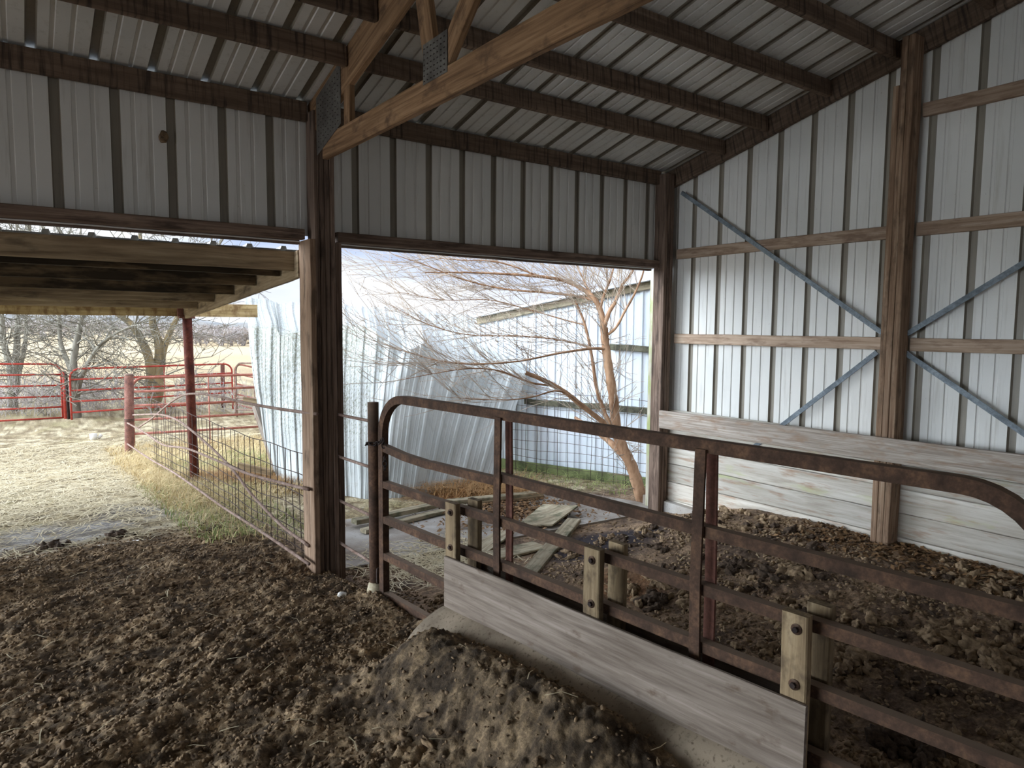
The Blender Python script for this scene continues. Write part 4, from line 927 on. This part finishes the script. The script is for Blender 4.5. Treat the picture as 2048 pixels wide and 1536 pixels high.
def clods(name, label, x, y, size, mat, ico=ICO, IFc=IF, flat=.6, sink=.25):
    n = len(x); base, F = ico, IFc; m = len(base)
    th = RNG.uniform(0, 6.28, n); sx = size*RNG.uniform(.8, 1.6, n); sy = size*RNG.uniform(.5, 1.0, n); sz = size*flat*RNG.uniform(.6, 1.1, n)
    k = RNG.uniform(.7, 1.25, (n, m))
    if m > 20:
        ph = RNG.uniform(0, 6, (n, 1)); k = RNG.uniform(.93, 1.07, (n, m))*(1+.30*np.sin(base[None, :, 0]*4+ph)*np.sin(base[None, :, 1]*5+ph*2)+.2*np.sin(base[None, :, 2]*6+ph*3)*np.sin(base[None, :, 0]*7+ph)+.14*np.sin(base[None, :, 1]*13+ph)*np.sin(base[None, :, 0]*12-ph*2)*np.sin(base[None, :, 2]*11))
    P = base[None]*k[:, :, None]; X = P[:, :, 0]*sx[:, None]; Y = P[:, :, 1]*sy[:, None]; Z = P[:, :, 2]*sz[:, None]
    tl = RNG.uniform(-.5, .5, n)[:, None]; Z = Z+X*tl
    c, s = np.cos(th)[:, None], np.sin(th)[:, None]
    V = np.stack([X*c-Y*s+x[:, None], X*s+Y*c+y[:, None], Z+(zg(x, y)+detail(x, y)+sz*(1-2*sink)*.5)[:, None]], 2).reshape(-1, 3)
    Fa = (F[None]+(np.arange(n)*m)[:, None, None]).reshape(-1, 3)
    o = np_mesh(name, V, Fa, mat); return tag(o, label, 'manure', None, 'stuff')
def rnd_xy(n, x0, x1, y0, y1, cond):
    xs, ys = [], []
    while sum(map(len, xs)) < n:
        x = RNG.uniform(x0, x1, n*2); y = RNG.uniform(y0, y1, n*2); k = cond(x, y); xs.append(x[k]); ys.append(y[k])
    return np.concatenate(xs)[:n], np.concatenate(ys)[:n]
near = lambda x, y: ((x < gate_x(y)-.10) | ((y > 3.6) & (x < 2.3))) & ((y < 5.0) | (x < Fp0.x-.2*0-(y-4.9)*.07-.08))
x, y = rnd_xy(32000, -1.4, 2.2, .8, 7.2, lambda x, y: near(x, y) & ((RNG.random(len(x)) < .25) | (x < gate_x(y)-.85) | (y > 3.2)) & (RNG.random(len(x)) < (1-ss(6.2, 7.2, y))*(.35+.65*fbm(x*3, y*3, 2, 8))))
clods('manure_crumbs', 'trampled crumbly brown manure covering the near floor', x, y, RNG.uniform(.004, .013, len(x)), 'clod', ICO1, IF1, .7)
x, y = rnd_xy(380, -1.2, 2.0, 1.0, 5.6, lambda x, y: near(x, y) & (fbm(x*2, y*2, 2, 8) > .5))
clods('manure_clods', 'larger dark clods among the trampled manure on the near floor', x, y, RNG.uniform(.012, .028, len(x)), 'clod')
pen = lambda x, y: (x > gate_x(y)+.16)
x, y = rnd_xy(7000, 1.9, 5.3, .6, 4.8, lambda x, y: pen(x, y) & (RNG.random(len(x)) < (.25+.75*(fbm(x*2.2, y*2.2, 2, 18) > .5))*(1-.8*ss(3.6, 4.3, y))))
clods('pen_manure_crumbs', 'crumbly light brown manure spread over the pen floor', x, y, RNG.uniform(.005, .017, len(x)), 'clodlight', ICO1, IF1, .7)
x, y = rnd_xy(520, 2.2, 5.2, .8, 4.2, lambda x, y: pen(x, y) & (fbm(x*1.6, y*1.6, 2, 28) > .5))
clods('pen_manure_clods', 'dry knobbly manure clods lying in the pen', x, y, RNG.uniform(.016, .042, len(x)), 'clodlight', flat=.8)
x, y = rnd_xy(160, 2.2, 5.0, 1.0, 4.2, lambda x, y: pen(x, y) & (fbm(x*1.2, y*1.2, 2, 38) > .5))
clods('pen_dark_clods', 'blackish manure clods scattered in the pen', x, y, RNG.uniform(.016, .042, len(x)), 'clodblack', flat=.7)
big = [(1120, 1230 if 0 else 1090, .0)]
for (u, v, s, mat, lab) in ((1470, 1138, .075, 'clodblack', 'black manure heap behind the second upright of the gate, nearest the cracked post side'), (1585, 1150, .085, 'clodlight', 'greyish manure heap in the middle of the pen'), (1330, 1205 if 0 else 1165, .09, 'clodlight', 'pale manure heap behind the middle clamp posts'), (1700, 1330, .12, 'clodlight', 'large lumpy manure heap right of the nearest clamp posts'), (1870, 1280, .09, 'clodlight', 'lumpy manure heap towards the right edge of the pen'), (1990, 1335, .13, 'clodlight', 'big manure heap at the right edge of the photo'), (1620, 1215, .07, 'clodlight', 'rounded manure lump just behind the nearest clamp posts'), (1305, 1205, .09, 'clodblack', 'dark manure heap right of the middle clamp posts'), (1820, 1505, .13, 'clodblack', 'dark manure heap at the bottom right'), (240, 1075, .09, 'clodblack', 'black dung pile on the dirt edge, right of its twin'), (105, 1098, .10, 'clodblack', 'black dung pile at the left on the dirt edge'), (430, 1066, .06, 'clodblack', 'small black dung lump near the wire fence foot')):
    p = GP(u, v); k = 16; xx = p.x+RNG.normal(0, s*.5, k); yy = p.y+RNG.normal(0, s*.5, k)
    o = clods('manure_heap', lab, xx, yy, RNG.uniform(.25, .55, k)*s, mat, flat=.85, sink=.3); del o['kind']; o['category'] = 'manure heap'
# leaf litter
def flakes(name, label, cat, x, y, size, mat, dz=0.0, asp=.5):
    n = len(x); th = RNG.uniform(0, 6.28, n); c, s = np.cos(th), np.sin(th); z = zg(x, y)+detail(x, y)+dz+size*.3
    ax = np.stack([c, s, RNG.uniform(-.5, .5, n)], 1)*size[:, None]; bx = np.stack([-s, c, RNG.uniform(-.6, .6, n)], 1)*(size*asp)[:, None]; o = np.stack([x, y, z], 1)
    V = np.stack([o-ax, o-bx*.9+np.array([0, 0, .3])*size[:, None], o+ax, o+bx], 1).reshape(-1, 3); F = np.arange(n*4).reshape(-1, 4)
    return tag(np_mesh(name, V, F, mat, False), label, cat, None, 'stuff')
x, y = rnd_xy(2000, 4.3, 5.36, .6, 3.35, lambda x, y: RNG.random(len(x)) < (1-ss(.05, .75, 5.36-x))*(1-ss(2.9, 3.35, y)))
flakes('leaf_litter', 'curled brown dead leaves drifted along the foot of the gable wall', 'leaves', x, y, RNG.uniform(.012, .03, len(x)), 'leaf')
x, y = rnd_xy(2600, 2.7, 5.0, 4.7, 6.3, lambda x, y: (RNG.random(len(x)) < np.exp(-(((x-4.0)/.55)**2+((y-5.55)/.45)**2))))
flakes('leaf_litter', 'dark leaf litter between the loose planks on the concrete pad', 'leaves', x, y, RNG.uniform(.012, .03, len(x)), 'leaf', .03)
# grass and straw
def blades(name, label, x, y, h, wd_, mat, lean=.5, flat=False, cat='grass', z=None):
    n = len(x); th = RNG.uniform(0, 6.28, n); c, s = np.cos(th), np.sin(th); z = (zg(x, y)+detail(x, y) if z is None else z); o = np.stack([x, y, z], 1)
    side = np.stack([-s, c, np.zeros(n)], 1)*wd_[:, None]
    if flat:
        a = np.stack([c, s, RNG.uniform(-.12, .12, n)], 1)*h[:, None]; bend = np.stack([-s, c, np.zeros(n)], 1)*(h*RNG.uniform(-.3, .3, n))[:, None]
        o = o+np.array([0, 0, .014]); P = [o-a*.5, o+bend*.5+np.array([0, 0, .006]), o+a*.5]
        upv = np.stack([np.zeros(n), np.zeros(n), wd_], 1)
        V = np.stack([P[0]-side, P[0]+side, P[1]-side+upv, P[1]+side+upv, P[2]-side, P[2]+side], 1).reshape(-1, 3)
    else:
        l = RNG.uniform(.1, lean, n)*h; P1 = o+np.stack([c*l*.35, s*l*.35, h*.6], 1); P2 = o+np.stack([c*l*1.6, s*l*1.6, h*RNG.uniform(.75, 1, n)], 1)
        V = np.stack([o-side, o+side, P1-side*.8, P1+side*.8, P2-side*.2, P2+side*.2], 1).reshape(-1, 3)
    i = np.arange(n)[:, None]*6; F = np.concatenate([i+np.array([0, 1, 3, 2]), i+np.array([2, 3, 5, 4])], 0)
    return tag(np_mesh(name, V, F, mat, False), label, cat, None, 'stuff')
def fence_d(x, y): return np.abs((x-Fp0.x)*fn.x+(y-Fp0.y)*fn.y)
fl = lambda x, y: (fence_d(x, y) < .55*(RNG.random(len(x))**1.5)) & (y > 5.6)
x, y = rnd_xy(4200, .6, 2.6, 5.7, 12.3, lambda x, y: fl(x, y) & (RNG.random(len(x)) < .25+.75*fbm(x*5, y*5, 2, 71)) & (RNG.random(len(x)) < .3+.7*ss(6.2, 7.5, y)))
blades('dead_grass', 'tall bleached dead grass along the foot of the wire fence', x, y, RNG.uniform(.04, .17, len(x)), RNG.uniform(.0015, .003, len(x)), 'grassdry', 2.2)
x, y = rnd_xy(2200, .6, 2.2, 5.9, 9.5, lambda x, y: fence_d(x, y) < .5)
blades('green_grass', 'short dull green grass at the foot of the wire fence', x, y, RNG.uniform(.03, .09, len(x)), RNG.uniform(.002, .004, len(x)), 'grassgreen', 1.2)
x, y = rnd_xy(9000, 1.8, 4.6, 5.9, 9.5, lambda x, y: (np.abs(y-(11.35-1.17*x)) < .55*RNG.random(len(x))+.1))
blades('orange_grass', 'matted orange dead grass under the hanging edge of the crumpled sheet', x, y, RNG.uniform(.05, .20, len(x)), RNG.uniform(.002, .004, len(x)), 'grassorange', 2.2)
x, y = rnd_xy(16000, 1.2, 4.0, 7.5, 14, lambda x, y: (x-Fp0.x)*fn.x+(y-Fp0.y)*fn.y < 9)
blades('yard_grass', 'pale tufted grass in the yard between the fence and the red gates', x, y, RNG.uniform(.03, .14, len(x)), RNG.uniform(.002, .005, len(x)), 'grassdry', 2.0)
x, y = rnd_xy(3500, 1.6, 3.2, 8.0, 12, lambda x, y: fbm(x*2, y*2, 2, 44) > .45)
blades('yard_green_grass', 'patch of yellow-green grass beyond the wire fence', x, y, RNG.uniform(.03, .12, len(x)), RNG.uniform(.002, .005, len(x)), 'grassgreen', 1.6)
x, y = rnd_xy(16000, -1.6, 2.4, 6.6, 15, lambda x, y: (RNG.random(len(x)) < .3+.7*fbm(x*2.5, y*2.5, 2, 54)) & (RNG.random(len(x)) < .25+ss(7.2, 8.6, y)))
blades('hay_litter', 'flattened hay strewn over the yard outside the left opening', x, y, RNG.uniform(.08, .30, len(x)), RNG.uniform(.0025, .005, len(x)), 'straw', flat=True, cat='hay')
x, y = rnd_xy(230, -1.0, 5.2, 1.2, 6.2, lambda x, y: np.abs(x-gate_x(y)) > .25)
blades('straw_bits', 'stray pale straws on the manure', x, y, RNG.uniform(.04, .14, len(x)), RNG.uniform(.0015, .003, len(x)), 'straw', flat=True, cat='straw')
x, y = rnd_xy(1500, 2.0, 3.3, 4.1, 5.4, lambda x, y: RNG.random(len(x)) < np.exp(-(((x-2.7)/.45)**2+((y-4.75)/.35)**2)))
blades('straw_pile', 'yellow straw scattered on the pad behind the gate', x, y, RNG.uniform(.05, .18, len(x)), RNG.uniform(.002, .004, len(x)), 'straw', flat=True, cat='straw')
x, y = rnd_xy(420, 4.6, 6.0, 5.0, 7.4, lambda x, y: np.abs((x-W0.x)*wn.x+(y-W0.y)*wn.y-.35) < .3)
blades('shed_grass', 'green and straw-coloured grass along the foot of the metal shed', x, y, RNG.uniform(.04, .13, len(x)), RNG.uniform(.002, .004, len(x)), 'grassgreen', 1.8)
for o in bpy.data.objects:
    if '_base' in o: del o['_base']
